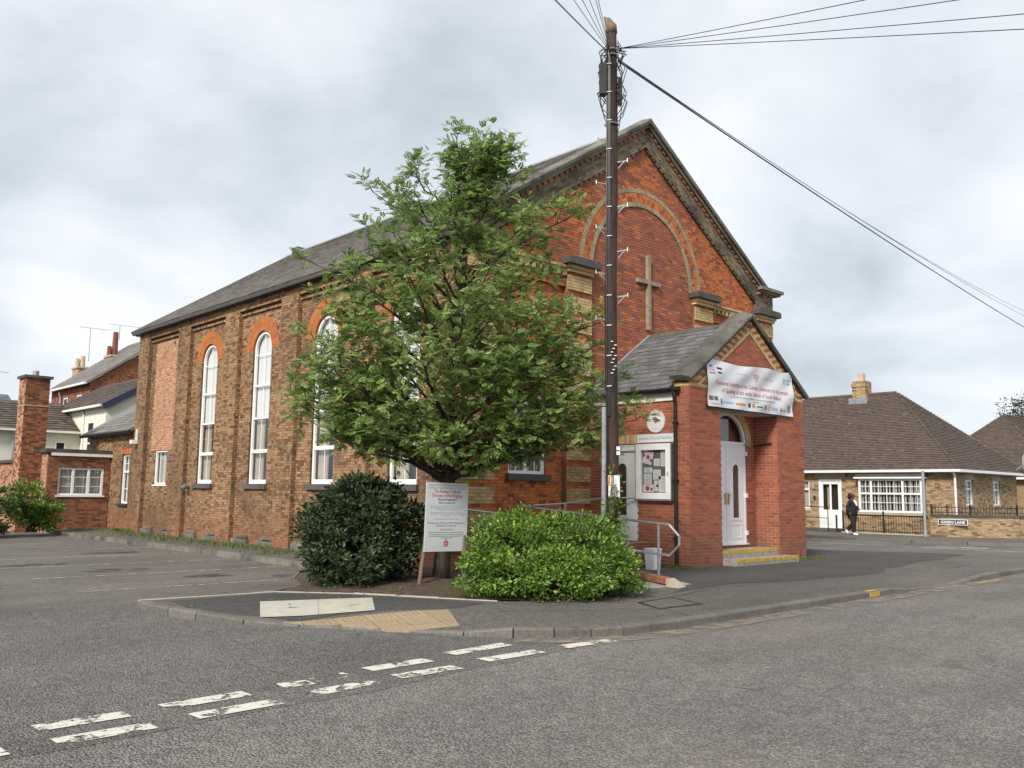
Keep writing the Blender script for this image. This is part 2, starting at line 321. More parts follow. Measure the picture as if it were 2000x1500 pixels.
def asphalt(name, base, chip, scale=70, amt=0.5, patch=0.18, rough=0.9, warm=None):
    m, t, b, o = newmat(name); P = pos(t)
    v = nd(t, 'ShaderNodeTexVoronoi', {'Vector': P, 'Scale': scale})
    vc = nd(t, 'ShaderNodeSeparateColor', {0: v.outputs['Color']}).outputs[0]
    c = mixc(t, maprange(t, vc, 0.35, 1.0, 0, amt), base, chip)
    c = mixc(t, maprange(t, vc, 0.30, 0.0, 0, 0.6), c, tuple(x*0.42 for x in base))
    dk = maprange(t, v.outputs['Distance'], 0.25, 0.75, 0.0, 0.6); c = mixc(t, dk, c, tuple(x*0.25 for x in base))
    mid = maprange(t, noise(t, 7.0, 6, 0.7, P), 0.3, 0.7, 0.80, 1.20)
    st = nd(t, 'ShaderNodeMapping', {'Vector': P, 'Scale': (0.10, 0.85, 1)}).outputs[0]
    wear = maprange(t, noise(t, 1.0, 5, 0.6, st), 0.3, 0.7, 1-patch, 1+patch)
    big = maprange(t, noise(t, 0.45, 6, 0.62, P), 0.3, 0.7, 1-patch, 1+patch)
    k = nd(t, 'ShaderNodeMath', {0: nd(t, 'ShaderNodeMath', {0: mid, 1: wear}, operation='MULTIPLY').outputs[0], 1: big}, operation='MULTIPLY').outputs[0]
    c = mixc(t, 1.0, c, nd(t, 'ShaderNodeCombineColor', {0: k, 1: k, 2: k}).outputs[0], 'MULTIPLY')
    if warm: c = mixc(t, maprange(t, noise(t, 0.22, 4, 0.55, P), 0.48, 0.7, 0, 0.45), c, warm)
    sp = maprange(t, noise(t, 1.7, 3, 0.5, P), 0.66, 0.76, 0, 0.5); c = mixc(t, sp, c, tuple(x*0.42 for x in base))
    cr_ = nd(t, 'ShaderNodeTexVoronoi', {'Vector': P, 'Scale': 0.42}, feature='DISTANCE_TO_EDGE').outputs['Distance']
    cj = nd(t, 'ShaderNodeMath', {0: cr_, 1: nd(t, 'ShaderNodeMath', {0: noise(t, 5, 4, 0.6, P), 1: 0.05}, operation='MULTIPLY').outputs[0]}, operation='ADD').outputs[0]
    ck_ = nd(t, 'ShaderNodeMath', {0: maprange(t, cj, 0.030, 0.022, 0, 0.6), 1: maprange(t, noise(t, 0.3, 2, 0.5, P), 0.52, 0.6, 0, 1)}, operation='MULTIPLY').outputs[0]
    c = mixc(t, ck_, c, tuple(x*0.3 for x in base))
    t.links.new(c, b.inputs['Base Color']); b.inputs['Roughness'].default_value = rough
    b.inputs['Specular IOR Level'].default_value = 0.35
    h = nd(t, 'ShaderNodeMath', {0: v.outputs['Distance'], 1: -1.0}, operation='MULTIPLY').outputs[0]
    bump(t, b, h, 1.0, 0.03); return m
M['road'] = asphalt('worn_chipped_asphalt', (0.225,0.212,0.197), (0.42,0.395,0.37), 52, 0.8, 0.14, warm=(0.21,0.175,0.15))
M['carpark'] = asphalt('car_park_asphalt', (0.225,0.207,0.188), (0.36,0.335,0.31), 62, 0.6, 0.2, warm=(0.215,0.185,0.16))
M['mouth'] = asphalt('darker_entrance_asphalt', (0.175,0.167,0.158), (0.36,0.34,0.32), 52, 0.75, 0.16)
M['pave'] = asphalt('pavement_asphalt', (0.19,0.174,0.157), (0.36,0.335,0.305), 68, 0.8, 0.15)
M['pave_dark'] = asphalt('dark_tarmac_patch', (0.12,0.116,0.11), (0.22,0.213,0.205), 70, 0.6, 0.15)
M['ground'] = plain('rough_ground', (0.09,0.10,0.05), 1.0, var=0.4, scale=0.6)
def worn_paint(name, col, lo=0.42, hi=0.5, under=(0.12,0.115,0.11), scale=5):
    m, t, b, o = newmat(name); P = pos(t)
    n = noise(t, scale, 8, 0.72, P); f = maprange(t, n, lo, hi)
    t.links.new(f, b.inputs['Alpha'])
    t.links.new(mixc(t, maprange(t, noise(t, 40, 3, 0.5, P), 0.3, 0.7), tuple(c*0.85 for c in col), col), b.inputs['Base Color'])
    b.inputs['Roughness'].default_value = 0.8; return m
M['line_white'] = worn_paint('worn_white_road_paint', (0.60,0.58,0.51), 0.445, 0.49)
M['line_thin'] = worn_paint('faded_white_bay_paint', (0.52,0.51,0.47), 0.46, 0.56)
M['line_vworn'] = worn_paint('badly_worn_white_road_paint', (0.60,0.58,0.52), 0.53, 0.56)
M['line_yellow'] = worn_paint('faded_yellow_road_paint', (0.58,0.46,0.14), 0.38, 0.5)
def leaf_mat(name, stops, rough=0.5, trans=0.25):
    m, t, b, o = newmat(name)
    c = ramp(t, piece_random(t), stops); f_ = maprange(t, noise(t, 2.2, 3, 0.5), 0.3, 0.7, 0.68, 1.28)
    c = mixc(t, 1.0, c, nd(t, 'ShaderNodeCombineColor', {0: f_, 1: f_, 2: f_}).outputs[0], 'MULTIPLY')
    t.links.new(c, b.inputs['Base Color']); b.inputs['Roughness'].default_value = rough
    tl = nd(t, 'ShaderNodeBsdfTranslucent', {'Color': c}); mx = nd(t, 'ShaderNodeMixShader', {0: trans})
    t.links.new(b.outputs[0], mx.inputs[1]); t.links.new(tl.outputs[0], mx.inputs[2]); t.links.new(mx.outputs[0], o.inputs[0]); return m
M['leaf_rowan'] = leaf_mat('rowan_leaf', [(0, (0.115,0.185,0.05)), (0.4, (0.20,0.30,0.08)), (0.8, (0.275,0.39,0.11)), (0.97, (0.36,0.46,0.15)), (1, (0.43,0.46,0.18))], 0.45, 0.45)
M['bud'] = leaf_mat('cream_flower_buds', [(0, (0.36,0.38,0.20)), (1, (0.46,0.46,0.27))], 0.8, 0.2)
M['leaf_laurel'] = leaf_mat('dark_laurel_leaf', [(0, (0.020,0.036,0.014)), (0.5, (0.036,0.062,0.021)), (0.9, (0.065,0.10,0.032)), (1, (0.10,0.08,0.04))], 0.55, 0.08)
M['leaf_bright'] = leaf_mat('bright_shrub_leaf', [(0, (0.045,0.105,0.018)), (0.35, (0.10,0.205,0.03)), (0.75, (0.185,0.32,0.045)), (0.95, (0.29,0.42,0.065)), (1, (0.34,0.30,0.10))], 0.4, 0.28)
M['leaf_ivy'] = leaf_mat('mixed_shrub_leaf', [(0, (0.03,0.06,0.015)), (0.5, (0.07,0.13,0.025)), (1, (0.17,0.24,0.05))], 0.45, 0.2)
M['grass'] = leaf_mat('weedy_grass', [(0, (0.06,0.11,0.02)), (0.6, (0.11,0.17,0.035)), (1, (0.20,0.20,0.07))], 0.6, 0.2)
M['conifer'] = leaf_mat('dark_far_foliage', [(0, (0.02,0.04,0.02)), (1, (0.05,0.085,0.04))], 0.6, 0.1)
def bark(name, a, b_, sc_=14):
    m, t, b, o = newmat(name); P = pos(t)
    mp_ = nd(t, 'ShaderNodeMapping', {'Vector': P, 'Scale': (1, 1, 0.12)}).outputs[0]
    n = noise(t, sc_, 6, 0.65, mp_)
    t.links.new(ramp(t, n, [(0.35, a), (0.65, b_)]), b.inputs['Base Color']); b.inputs['Roughness'].default_value = 0.85
    bump(t, b, n, 0.6, 0.02); return m
M['old_pot'] = plain('dark_red_pot', (0.20,0.055,0.042), 0.85, var=0.2)
M['bark'] = bark('dark_tree_bark', (0.022,0.017,0.013), (0.075,0.06,0.046))
M['pole'] = bark('creosoted_pole_wood', (0.014,0.008,0.0065), (0.060,0.031,0.024), 22)
M['pole_top'] = bark('bare_weathered_wood', (0.12,0.08,0.06), (0.24,0.17,0.13), 20)

# ------------------------------------------------------------------ brickwork
CH = 0.075
class Bricks:
    """brick courses with recessed mortar on a wall frame; every brick a box of its own"""
    def __init__(s): s.by = {}; s.mortar = MB()
    def layer(s, fr, v0, v1, intervals, mat, face=0.0, depth=0.12, bond='flemish', mat_fn=None, proud=0.008, joint=0.010):
        rows = []; c0 = int(round(v0/CH)); c1 = int(round(v1/CH))
        for c in range(c0, c1):
            va = c*CH; vb = va + CH; vm = va + CH/2
            iv = intervals(vm) if callable(intervals) else intervals
            iv = [(a, b) for a, b in iv if b - a > 0.02]
            rows.append((va, vb, iv))
            for a, b in iv:
                if bond == 'flemish': per, pat, off = 0.3375, ((0, 0.2275), (0.2275, 0.3375)), (c % 2)*0.16875
                elif bond == 'header': per, pat, off = 0.1125, ((0, 0.1125),), (c % 2)*0.05625
                else: per, pat, off = 0.225, ((0, 0.225),), (c % 2)*0.1125
                k = math.floor((a - off)/per)
                while k*per + off < b:
                    for p0, p1 in pat:
                        x0 = max(a, k*per + off + p0); x1 = min(b, k*per + off + p1)
                        if x1 - x0 > 0.03:
                            m = mat_fn(0.5*(x0+x1), vm) if mat_fn else mat
                            h = joint/2
                            s.by.setdefault(m, []).append((fr, x0 + (h if x0 > a else 0), x1 - (h if x1 < b else 0), va+h, vb-h, face-0.03, face + rng.uniform(-0.003, 0.003)))
                    k += 1
        run = None
        for va, vb, iv in rows + [(None, None, None)]:
            key = tuple((round(a, 4), round(b, 4)) for a, b in iv) if iv is not None else None
            if run and run[2] == key: run[1] = vb
            else:
                if run and run[2]:
                    for a, b in run[2]: s.mortar.box(fr, a+0.012, b-0.012, run[0], run[1], face-depth, face-proud)
                run = [va, vb, key] if key is not None else None
        return s
    def soldier(s, fr, u0, u1, v0, v1, mat, face, depth=0.1, wd=0.075):
        n = max(1, round((u1-u0)/wd)); d = (u1-u0)/n
        for i in range(n): s.by.setdefault(mat, []).append((fr, u0+i*d+0.004, u0+(i+1)*d-0.004, v0, v1, face-0.04, face + rng.uniform(-0.002, 0.002)))
        s.mortar.box(fr, u0, u1, v0, v1, face-depth, face-0.008); return s
    def build(s, parent, mortar_mat, name='wall', single=0):
        wall = s.mortar.build(name, M[mortar_mat], parent)
        pick = set()
        if single:
            L = []
            for m, bl in s.by.items():
                for i, b in enumerate(bl):
                    c = b[0].p((b[1]+b[2])/2, (b[3]+b[4])/2, b[6]); L.append((np.linalg.norm(c-CAMP)/((b[2]-b[1])**0.5), m, i))
            L.sort(key=lambda q: q[0]); pick = {(m, i) for _, m, i in L[:single]}
        for m, bl in s.by.items():
            mb = MB(); unit = None
            for i, b in enumerate(bl):
                if (m, i) in pick:
                    if unit is None: unit = {}
                    fr = b[0]
                    if id(fr) not in unit:
                        ub = MB().box(Frame((0,0,0), fr.U, fr.V, fr.N), -0.5, 0.5, -0.5, 0.5, -0.5, 0.5); V, F = ub.arrays()
                        me = bpy.data.meshes.new('brick'); me.from_pydata(V.tolist(), [], F); me.materials.append(M[m]); unit[id(fr)] = me
                    o = bpy.data.objects.new('brick', unit[id(fr)])
                    S = abs(fr.U)*(b[2]-b[1]) + abs(fr.V)*(b[4]-b[3]) + abs(fr.N)*(b[6]-b[5])
                    o.location = fr.p((b[1]+b[2])/2, (b[3]+b[4])/2, (b[5]+b[6])/2); o.scale = S
                    link(o, wall)
                else: mb.b.append(b)
            if mb.b: mb.build('brickwork', M[m], wall, kind='stuff')
        return wall
def voussoirs(fr, cu, cv, r0, r1, a0, a1, n, face, depth=0.12, gap=0.006):
    mb = MB()
    for i in range(n):
        b0 = a0 + (a1-a0)*i/n + gap/2/r0; b1 = a0 + (a1-a0)*(i+1)/n - gap/2/r0
        f = face + rng.uniform(-0.002, 0.002)
        mb.prism(fr, [(cu+r0*math.cos(b0), cv+r0*math.sin(b0)), (cu+r1*math.cos(b0), cv+r1*math.sin(b0)), (cu+r1*math.cos(b1), cv+r1*math.sin(b1)), (cu+r0*math.cos(b1), cv+r0*math.sin(b1))], face-depth, f)
    return mb
def arch_outline(u0, u1, v0, vs, inset=0.0, n=20):
    r = (u1-u0)/2; cu = (u0+u1)/2
    pts = [(u0+inset, v0+inset), (u1-inset, v0+inset)]
    return pts + [(cu + (r-inset)*math.cos(math.pi*i/n), vs + (r-inset)*math.sin(math.pi*i/n)) for i in range(n+1)]
def rect(u0, u1, v0, v1): return [(u0, v0), (u1, v0), (u1, v1), (u0, v1)]
def cut(iv, a, b):
    o = []
    for x, y in iv:
        if b <= x or a >= y: o.append((x, y)); continue
        if a > x: o.append((x, a))
        if b < y: o.append((b, y))
    return o
def text(parent, body, fr, u, v, n, size, mat, width=None, align='CENTER', shear=0.0, name='lettering', bold=0.0):
    cu = bpy.data.curves.new('t', 'FONT'); cu.body = body; cu.size = 1.0; cu.align_x = align; cu.shear = shear; cu.resolution_u = 2; cu.offset = bold
    ob = bpy.data.objects.new('t', cu); COL.objects.link(ob)
    dg = bpy.context.evaluated_depsgraph_get(); me = bpy.data.meshes.new_from_object(ob.evaluated_get(dg))
    bpy.data.objects.remove(ob)
    V = np.array([x.co[:] for x in me.vertices])
    if len(V) == 0: return None
    sx = sy = size
    if width: sx = width/(V[:, 0].max()-V[:, 0].min())
    P = fr.O + fr.U*(u + V[:, :1]*sx) + fr.V*(v + V[:, 1:2]*sy) + fr.N*n
    F = [tuple(p.vertices) for p in me.polygons]; bpy.data.meshes.remove(me)
    return mesh_obj(name, P, F, mat, parent)

# ================================================================== SETTING
ZR = -0.11
def sheet(name, poly, z, mat, parent=None, kind='structure', zf=None, step=None):
    if zf is None:
        o = mesh_obj(name, [(x, y, z) for x, y in poly], [tuple(range(len(poly)))], mat, parent)
    else:
        pts = [Vector(p) for p in poly]; n = len(pts); edges = [(i, (i+1) % n) for i in range(n)]
        xs = [p[0] for p in poly]; ys = [p[1] for p in poly]
        x = min(xs)
        def inside(px, py):
            c = False; j = n-1
            for i in range(n):
                if (poly[i][1] > py) != (poly[j][1] > py) and px < (poly[j][0]-poly[i][0])*(py-poly[i][1])/(poly[j][1]-poly[i][1]) + poly[i][0]: c = not c
                j = i
            return c
        while x < max(xs):
            y = min(ys)
            while y < max(ys):
                if inside(x, y): pts.append(Vector((x, y)))
                y += step
            x += step
        V, E_, F, *_ = delaunay_2d_cdt(pts, edges, [], 1, 1e-4)
        o = mesh_obj(name, [(v.x, v.y, zf(v.x, v.y)) for v in V], [tuple(f) for f in F], mat, parent, smooth=True)
    if kind and parent is None: o['kind'] = kind
    return o
sheet('ground', [(-400,-400), (500,-400), (500,500), (-400,500)], -0.16, M['ground'])
road = sheet('road', [(-80,-12), (140,-12), (140,7.35), (-80,7.35)], ZR, M['road'])
sheet('car_park', [(-30,7.0), (11.5,7.0), (11.5,60), (-30,60)], ZR-0.006, M['carpark'])
mouth = sheet('car_park_entrance', [(-14,6.42), (-6,6.5), (-2,6.40), (0.5,6.46), (2.2,6.41), (3.4,6.55), (4.6,6.56), (5.6,6.74), (6.6,6.80), (7.6,6.98), (8.6,7.12), (8.2,7.30), (7.5,9), (6,11), (5.2,13.5), (1,15.5), (-14,16)], ZR+0.003, M['mouth'])
side_road = sheet('side_road', [(24.5,7.2), (38,7.2), (36,11.5), (35.0,80), (25.4,80)], ZR+0.004, M['carpark'])

# kerb line of the near pavement (x, y, top of kerb)
KL = [(4.98,13.20,0), (4.92,12.6,0), (4.98,12.05,0), (5.10,11.45,-0.005), (5.42,10.75,-0.05), (5.85,10.12,-0.085), (6.28,9.50,-0.085), (6.72,8.90,-0.085), (7.02,8.32,-0.06), (7.40,7.86,0), (7.78,7.55,0), (8.16,7.30,0), (8.58,7.15,0), (9.05,7.10,0), (9.55,7.06,0)]
x = 9.55
def ktop(x):
    if x < 16.2: return 0.0
    if x < 17.1: return -0.085*(x-16.2)/0.9
    if x < 19.3: return -0.085
    if x < 20.2: return -0.085*(20.2-x)/0.9
    return 0.0
while x < 26.0:
    x += 0.915; KL.append((x, 7.06 + 0.011*(x-9.55) + (0.004*max(0, x-20)**2), ktop(x)))
KL += [(27.0,7.75,0), (27.7,8.35,-0.03), (28.0,9.2,-0.06), (27.8,10.1,-0.06), (27.3,11.0,-0.06), (26.6,12.1,-0.06), (25.9,13.2,-0.06), (25.6,14.4,-0.06), (25.6,17.5,-0.06), (25.6,22,-0.06), (25.6,40,-0.06)]
def pz(x, y):
    best = 0.0
    for i in range(len(KL)-1):
        (x0, y0, t0), (x1, y1, t1) = KL[i], KL[i+1]
        if t0 > -0.001 and t1 > -0.001: continue
        dx_, dy_ = x1-x0, y1-y0; q = max(0, min(1, ((x-x0)*dx_+(y-y0)*dy_)/(dx_*dx_+dy_*dy_)))
        d = math.hypot(x-x0-q*dx_, y-y0-q*dy_); best = min(best, (t0+(t1-t0)*q)*max(0, 1-d/1.1))
    return best
inner = []
for i, (a, b, t) in enumerate(KL):
    p0 = KL[max(i-1, 0)]; p1 = KL[min(i+1, len(KL)-1)]; d = Vector((p1[0]-p0[0], p1[1]-p0[1])).normalized()
    inner.append((a - d.y*0.06, b + d.x*0.06))
pave_poly = inner + [(12.3,40), (12.3,14.8), (10.35,17.6), (8.35,14.7), (7.75,13.4), (7.05,12.97), (6.7,12.98)]
pavement = sheet('pavement', pave_poly, 0, M['pave'], zf=lambda x, y: pz(x, y), step=0.4)
strip = sheet('side_path', [(10.42,16.9), (12.6,15.1), (12.6,37.5), (10.42,37.5)], 0.004, M['pave'])
# kerb stones
for i in range(len(KL)-1):
    (x0, y0, t0), (x1, y1, t1) = KL[i], KL[i+1]
    d = Vector((x1-x0, y1-y0)); L = d.length; d.normalize(); n_ = Vector((-d.y, d.x))
    nseg = max(1, round(L/0.915)) if L > 1.2 else 1
    for s_ in range(nseg):
        a = s_/nseg; b = (s_+1)/nseg
        A = Vector((x0, y0)) + d*(L*a + 0.009); B = Vector((x0, y0)) + d*(L*b - 0.009)
        ta = t0+(t1-t0)*a + 0.006; tb = t0+(t1-t0)*b + 0.006; bt = -0.25
        P = []
        for Q, tq in ((A, ta), (B, tb)):
            P += [(Q.x, Q.y, bt), (Q.x + n_.x*0.004, Q.y + n_.y*0.004, tq-0.022), (Q.x + n_.x*0.02, Q.y + n_.y*0.02, tq), (Q.x + n_.x*0.125, Q.y + n_.y*0.125, tq+0.002), (Q.x + n_.x*0.125, Q.y + n_.y*0.125, bt)]
        F = [(k, k+1, k+6, k+5) for k in range(4)] + [(4, 0, 5, 9), (0, 4, 3, 2, 1), (5, 6, 7, 8, 9)]
        mesh_obj('kerb_stone', P, [f[::-1] for f in F], M['kerb'], pavement)
# edging along the back of the pavement, the bed and the side path
def edging(name, pts, wdt, top, parent, seg=0.915, mat='kerb', bottom=-0.2):
    for (x0, y0), (x1, y1) in zip(pts[:-1], pts[1:]):
        d = Vector((x1-x0, y1-y0)); L = d.length; d.normalize(); n_ = Vector((-d.y, d.x)); k = max(1, round(L/seg))
        for i in range(k):
            A = Vector((x0, y0)) + d*(L*i/k + 0.005); B = Vector((x0, y0)) + d*(L*(i+1)/k - 0.005); tz = top + rng.uniform(-0.008, 0.008)
            fr = Frame((A.x, A.y, 0), (d.x, d.y, 0), (n_.x, n_.y, 0), (0, 0, 1))
            MB().box(fr, 0, (B-A).length, -wdt/2, wdt/2, bottom, tz).build(name, M[mat], parent)
edging('edging_stone', [(4.98,13.1), (6.7,12.98), (7.05,12.95)], 0.06, 0.012, pavement, mat='slab')
edging('edging_stone', [(7.05,12.95), (7.9,12.02), (8.6,10.75), (9.05,9.95)], 0.05, 0.02, pavement, mat='slab')
edging('edging_stone', [(7.05,13.0), (7.75,13.42), (8.33,14.7), (10.36,17.6)], 0.06, 0.02, pavement)
edging('kerb_stone', [(10.36,17.6), (10.36,23), (10.25,30), (10.2,37.4)], 0.13, 0.02, strip, mat='stone_cop')
# patches, covers and slabs let into the pavement
sheet('tarmac_patch', [(12.2,9.1), (14.2,9.35), (15.6,8.98), (17.0,8.9), (18.2,8.72), (19.0,8.75), (20.4,9.25), (21.8,9.32), (23.2,9.7), (24.6,9.62), (26.2,9.9), (27.35,9.95), (27.0,11.0), (26.3,12.1), (25.6,13.2), (25.4,14.7), (21.5,14.7), (21.5,11.77), (16.4,11.77), (16.4,12.2), (14.3,11.6), (13.6,9.8)], 0.005, M['pave_dark'], pavement)
sheet('tarmac_patch', [(5.3,12.8), (5.22,12.0), (5.45,11.25), (5.95,10.35), (6.6,10.3), (7.75,9.75), (8.2,9.75), (8.75,9.9), (8.4,10.75), (7.75,11.95), (6.95,12.8)], 0.004, M['pave_dark'], pavement, zf=lambda x, y: pz(x, y)+0.004, step=0.3)
def clip_poly(P, A, B):
    """keep the part of polygon P to the left of the line A to B"""
    o = []; f = lambda p: (B[0]-A[0])*(p[1]-A[1]) - (B[1]-A[1])*(p[0]-A[0])
    for i in range(len(P)):
        p, q = P[i], P[(i+1) % len(P)]; a, b = f(p), f(q)
        if a >= 0: o.append(p)
        if a*b < 0: s_ = a/(a-b); o.append((p[0]+(q[0]-p[0])*s_, p[1]+(q[1]-p[1])*s_))
    return o
def thick(name, poly, th, mat, parent, dz=0.0):
    m = len(poly); P = [(x, y, pz(x, y)+th+dz) for x, y in poly] + [(x, y, pz(x, y)-0.05) for x, y in poly]
    F = [tuple(range(m))] + [(i, m+i, m+(i+1) % m, (i+1) % m) for i in range(m)]
    return mesh_obj(name, P, F, mat, parent)
su = Vector((0.955, -0.297)); sv = Vector((-0.297, -0.955))
o0 = Vector((6.12, 11.78))
for i in range(2):
    A = o0 + su*(0.82*i)
    pts = [A, A+su*0.81, A+su*0.81+sv*1.22, A+sv*1.22]
    k_ = 8; P = []
    for b_ in range(k_+1):
        for a_ in range(k_+1):
            ta = (i + 0.995*a_/k_)/2; tb = b_/k_
            q = (Vector((6.24,11.90))*(1-ta) + Vector((7.79,11.36))*ta)*(1-tb) + (Vector((5.65,10.75))*(1-ta) + Vector((7.04,10.19))*ta)*tb; P.append((q.x, q.y, pz(q.x, q.y)+0.014))
    s_ = mesh_obj('cover_slab', P, [(b_*(k_+1)+a_, (b_+1)*(k_+1)+a_, (b_+1)*(k_+1)+a_+1, b_*(k_+1)+a_+1) for b_ in range(k_) for a_ in range(k_)], M['slab'], pavement)
    c = A + su*0.4 + sv*(0.6 + 0.1*i); MB().box(Frame((c.x, c.y, 0.0145+pz(c.x, c.y)), (su.x, su.y, 0), (sv.x, sv.y, 0), (0,0,1)), -0.07, 0.07, -0.012, 0.012, -0.002, 0.002).build('lifting_slot', M['black'], s_)
TA = Vector((5.60, 10.42)); tb_u = Vector((0.951, -0.308)); tb_v = Vector((-0.308, -0.951))
for i in range(7):
    for j in range(6):
        A = TA + tb_u*(0.4*i) + tb_v*(0.4*j)
        P = [tuple(q) for q in (A+tb_u*0.008+tb_v*0.392, A+tb_u*0.392+tb_v*0.392, A+tb_u*0.392+tb_v*0.008, A+tb_u*0.008+tb_v*0.008)]
        # keep the kerb side clear and end on the skewed right-hand edge
        P = clip_poly(P, (5.64,10.55), (6.67,8.94)); P = clip_poly(P, (6.67,8.94), (7.25,8.67)) if len(P) > 2 else P; P = clip_poly(P, (7.25,8.67), (7.88,9.68)) if len(P) > 2 else P
        if len(P) < 3: continue
        ar = abs(sum(P[q][0]*P[(q+1) % len(P)][1]-P[(q+1) % len(P)][0]*P[q][1] for q in range(len(P))))/2
        if ar < 0.01: continue
        s_ = thick('tactile_slab', P, 0.008, M['tactile'], pavement)
        mb = MB(); cx = sum(p[0] for p in P)/len(P); cy = sum(p[1] for p in P)/len(P)
        for a in range(6):
            for b in range(6):
                q = A + tb_u*(0.033+0.067*a) + tb_v*(0.033+0.067*b)
                ok = all((P[(z+1) % len(P)][0]-P[z][0])*(q.y-P[z][1]) - (P[(z+1) % len(P)][1]-P[z][1])*(q.x-P[z][0]) > 0.012 for z in range(len(P)))
                if ok:
                    z0 = pz(q.x, q.y)+0.0075
                    mb.poly([(q.x+0.016*math.cos(w_*math.pi/3), q.y+0.016*math.sin(w_*math.pi/3), z0) for w_ in range(6)] + [(q.x+0.010*math.cos(w_*math.pi/3), q.y+0.010*math.sin(w_*math.pi/3), z0+0.009) for w_ in range(6)], [(w_, (w_+1) % 6, 6+(w_+1) % 6, 6+w_) for w_ in range(6)] + [(6,7,8,9,10,11)])
        if mb.v: mb.build('blisters', M['stud'], s_, kind='stuff')
mh = thick('manhole_cover', [(10.30,7.93), (11.24,7.90), (11.55,8.66), (10.60,8.54)], 0.006, M['pave'], pavement)
mbf = MB().ring(W0, [(10.27,7.90), (11.26,7.87), (11.59,8.69), (10.59,8.57)], [(10.32,7.945), (11.22,7.92), (11.51,8.64), (10.63,8.52)], -0.05, 0.009); mbf.build('frame', M['black_iron'], mh)
for x0, x1, y0, y1, mt in ((15.05,15.40,7.06,7.30,'yellow_paint'),):
    MB().w(x0, x1, 7.112, 7.125, -0.09, -0.012).w(x0, x1, 7.135, 7.225, 0.006, 0.0098).build('paint_mark', M[mt], pavement)
# road markings
def dash(parent, x0, y0, x1, y1, wd, mat='line_white', z=ZR+0.008):
    d = Vector((x1-x0, y1-y0)).normalized(); n_ = Vector((-d.y, d.x))*wd/2
    return mesh_obj('road_marking', [(x0-n_.x, y0-n_.y, z), (x1-n_.x, y1-n_.y, z), (x1+n_.x, y1+n_.y, z), (x0+n_.x, y0+n_.y, z)], [(0,1,2,3)], M[mat], parent)
for (a, b, c, d, m) in ((2.02,7.04,2.66,7.05,'line_white'), (2.95,7.09,3.67,7.12,'line_white'), (4.02,7.20,4.31,7.17,'line_white'), (4.36,7.24,4.75,7.25,'line_vworn'), (5.01,7.33,5.77,7.35,'line_white'), (6.15,7.48,7.05,7.55,'line_white'), (1.10,7.0,1.70,7.02,'line_white'),
                        (2.02,6.59,2.68,6.60,'line_white'), (3.01,6.66,3.72,6.69,'line_white'), (4.05,6.76,4.75,6.83,'line_vworn'), (5.03,6.88,5.76,6.88,'line_white'), (6.19,6.99,7.02,7.0,'line_white'), (7.40,7.02,8.20,6.98,'line_white'), (1.15,6.55,1.72,6.57,'line_white'), (0.2,6.52,0.8,6.54,'line_white')):
    dash(road, a, b+0.03, c, d+0.03, 0.205, m, ZR+0.010)
dash(road, 19.6, 7.02, 20.9, 7.02, 0.10, 'line_yellow')
for y_ in (15.65, 18.28, 20.9, 23.4, 26.0, 28.6, 31.2, 33.8):
    dash(road, 7.0, y_, 10.1, y_+0.02, 0.07, 'line_thin', ZR+0.004); dash(road, 5.0, y_+0.06, 6.9, y_+0.02, 0.07, 'line_thin', ZR+0.004)
    dash(road, -3.0, y_+0.05, 2.0, y_+0.05, 0.07, 'line_thin', ZR+0.004)
dash(side_road, 31.45, 40, 31.52, 17.2, 0.11, 'line_white'); dash(side_road, 31.52, 17.2, 32.35, 9.9, 0.12, 'line_white'); dash(side_road, 33.9, 40, 33.92, 15.2, 0.09, 'line_white')
dash(side_road, 32.75, 13.0, 33.45, 11.5, 0.35, 'line_white'); dash(side_road, 28.5, 10.07, 28.75, 8.6, 0.09, 'line_yellow'); dash(side_road, 27.17, 13.4, 27.2, 12.6, 0.09, 'line_yellow')
# pavement across the side road
fp = [(34.7,80), (34.6,19), (34.5,14.6), (35.0,12.8), (36.0,11.2), (38,9.5), (41,8.3), (45,7.5), (140,7.3), (140,10.3), (47,10.5), (42.2,11.4), (39.6,13.6), (39.1,15.0), (39.1,80)]
far_pave = sheet('far_pavement', fp, 0.0, M['pave'])
edging('kerb_stone', [(34.7,60), (34.65,30), (34.6,19), (34.5,14.6)], 0.13, 0.012, far_pave, seg=1.8)
edging('kerb_stone', [(34.5,14.6), (35.0,12.8), (36.0,11.2), (38,9.5), (41,8.3), (45,7.5), (60,7.4)], 0.14, 0.012, far_pave, seg=1.8)
sheet('near_verge', [(-80,-40), (140,-40), (140,-12), (-80,-12)], ZR+0.05, M['pave'])
# soil bed
bed_poly = [(7.08,12.92), (7.92,12.0), (8.62,10.75), (9.15,9.85), (10.3,9.25), (11.3,9.35), (12.1,9.75), (12.0,10.2), (11.75,15.2), (12.2,15.4), (10.4,17.4), (8.38,14.62), (7.78,13.38)]
sheet('planting_bed', bed_poly, 0, M['soil'], zf=lambda x, y: 0.012 + 0.10*math.exp(-((x-9.9)**2+(y-12.6)**2)/2.5) + 0.02*math.sin(x*7)*math.sin(y*6), step=0.22)

# ================================================================== CHURCH
church = thing('church', (12.3, 14.8, 0), 'large Victorian brick church with orange gabled front, tall arched windows and red brick porch', 'church')
FS = Frame((12.3, 0, 0), (0, 1, 0), (0, 0, 1), (-1, 0, 0))        # car-park side: u = y
FF = Frame((0, 14.8, 0), (1, 0, 0), (0, 0, 1), (0, -1, 0))         # front: u = x
CX = 18.72; XR = 25.16; YB = 33.8; EZ = 7.275
PY_ = [14.83 + 3.6*k for k in range(6)]                             # near edge of each pilaster
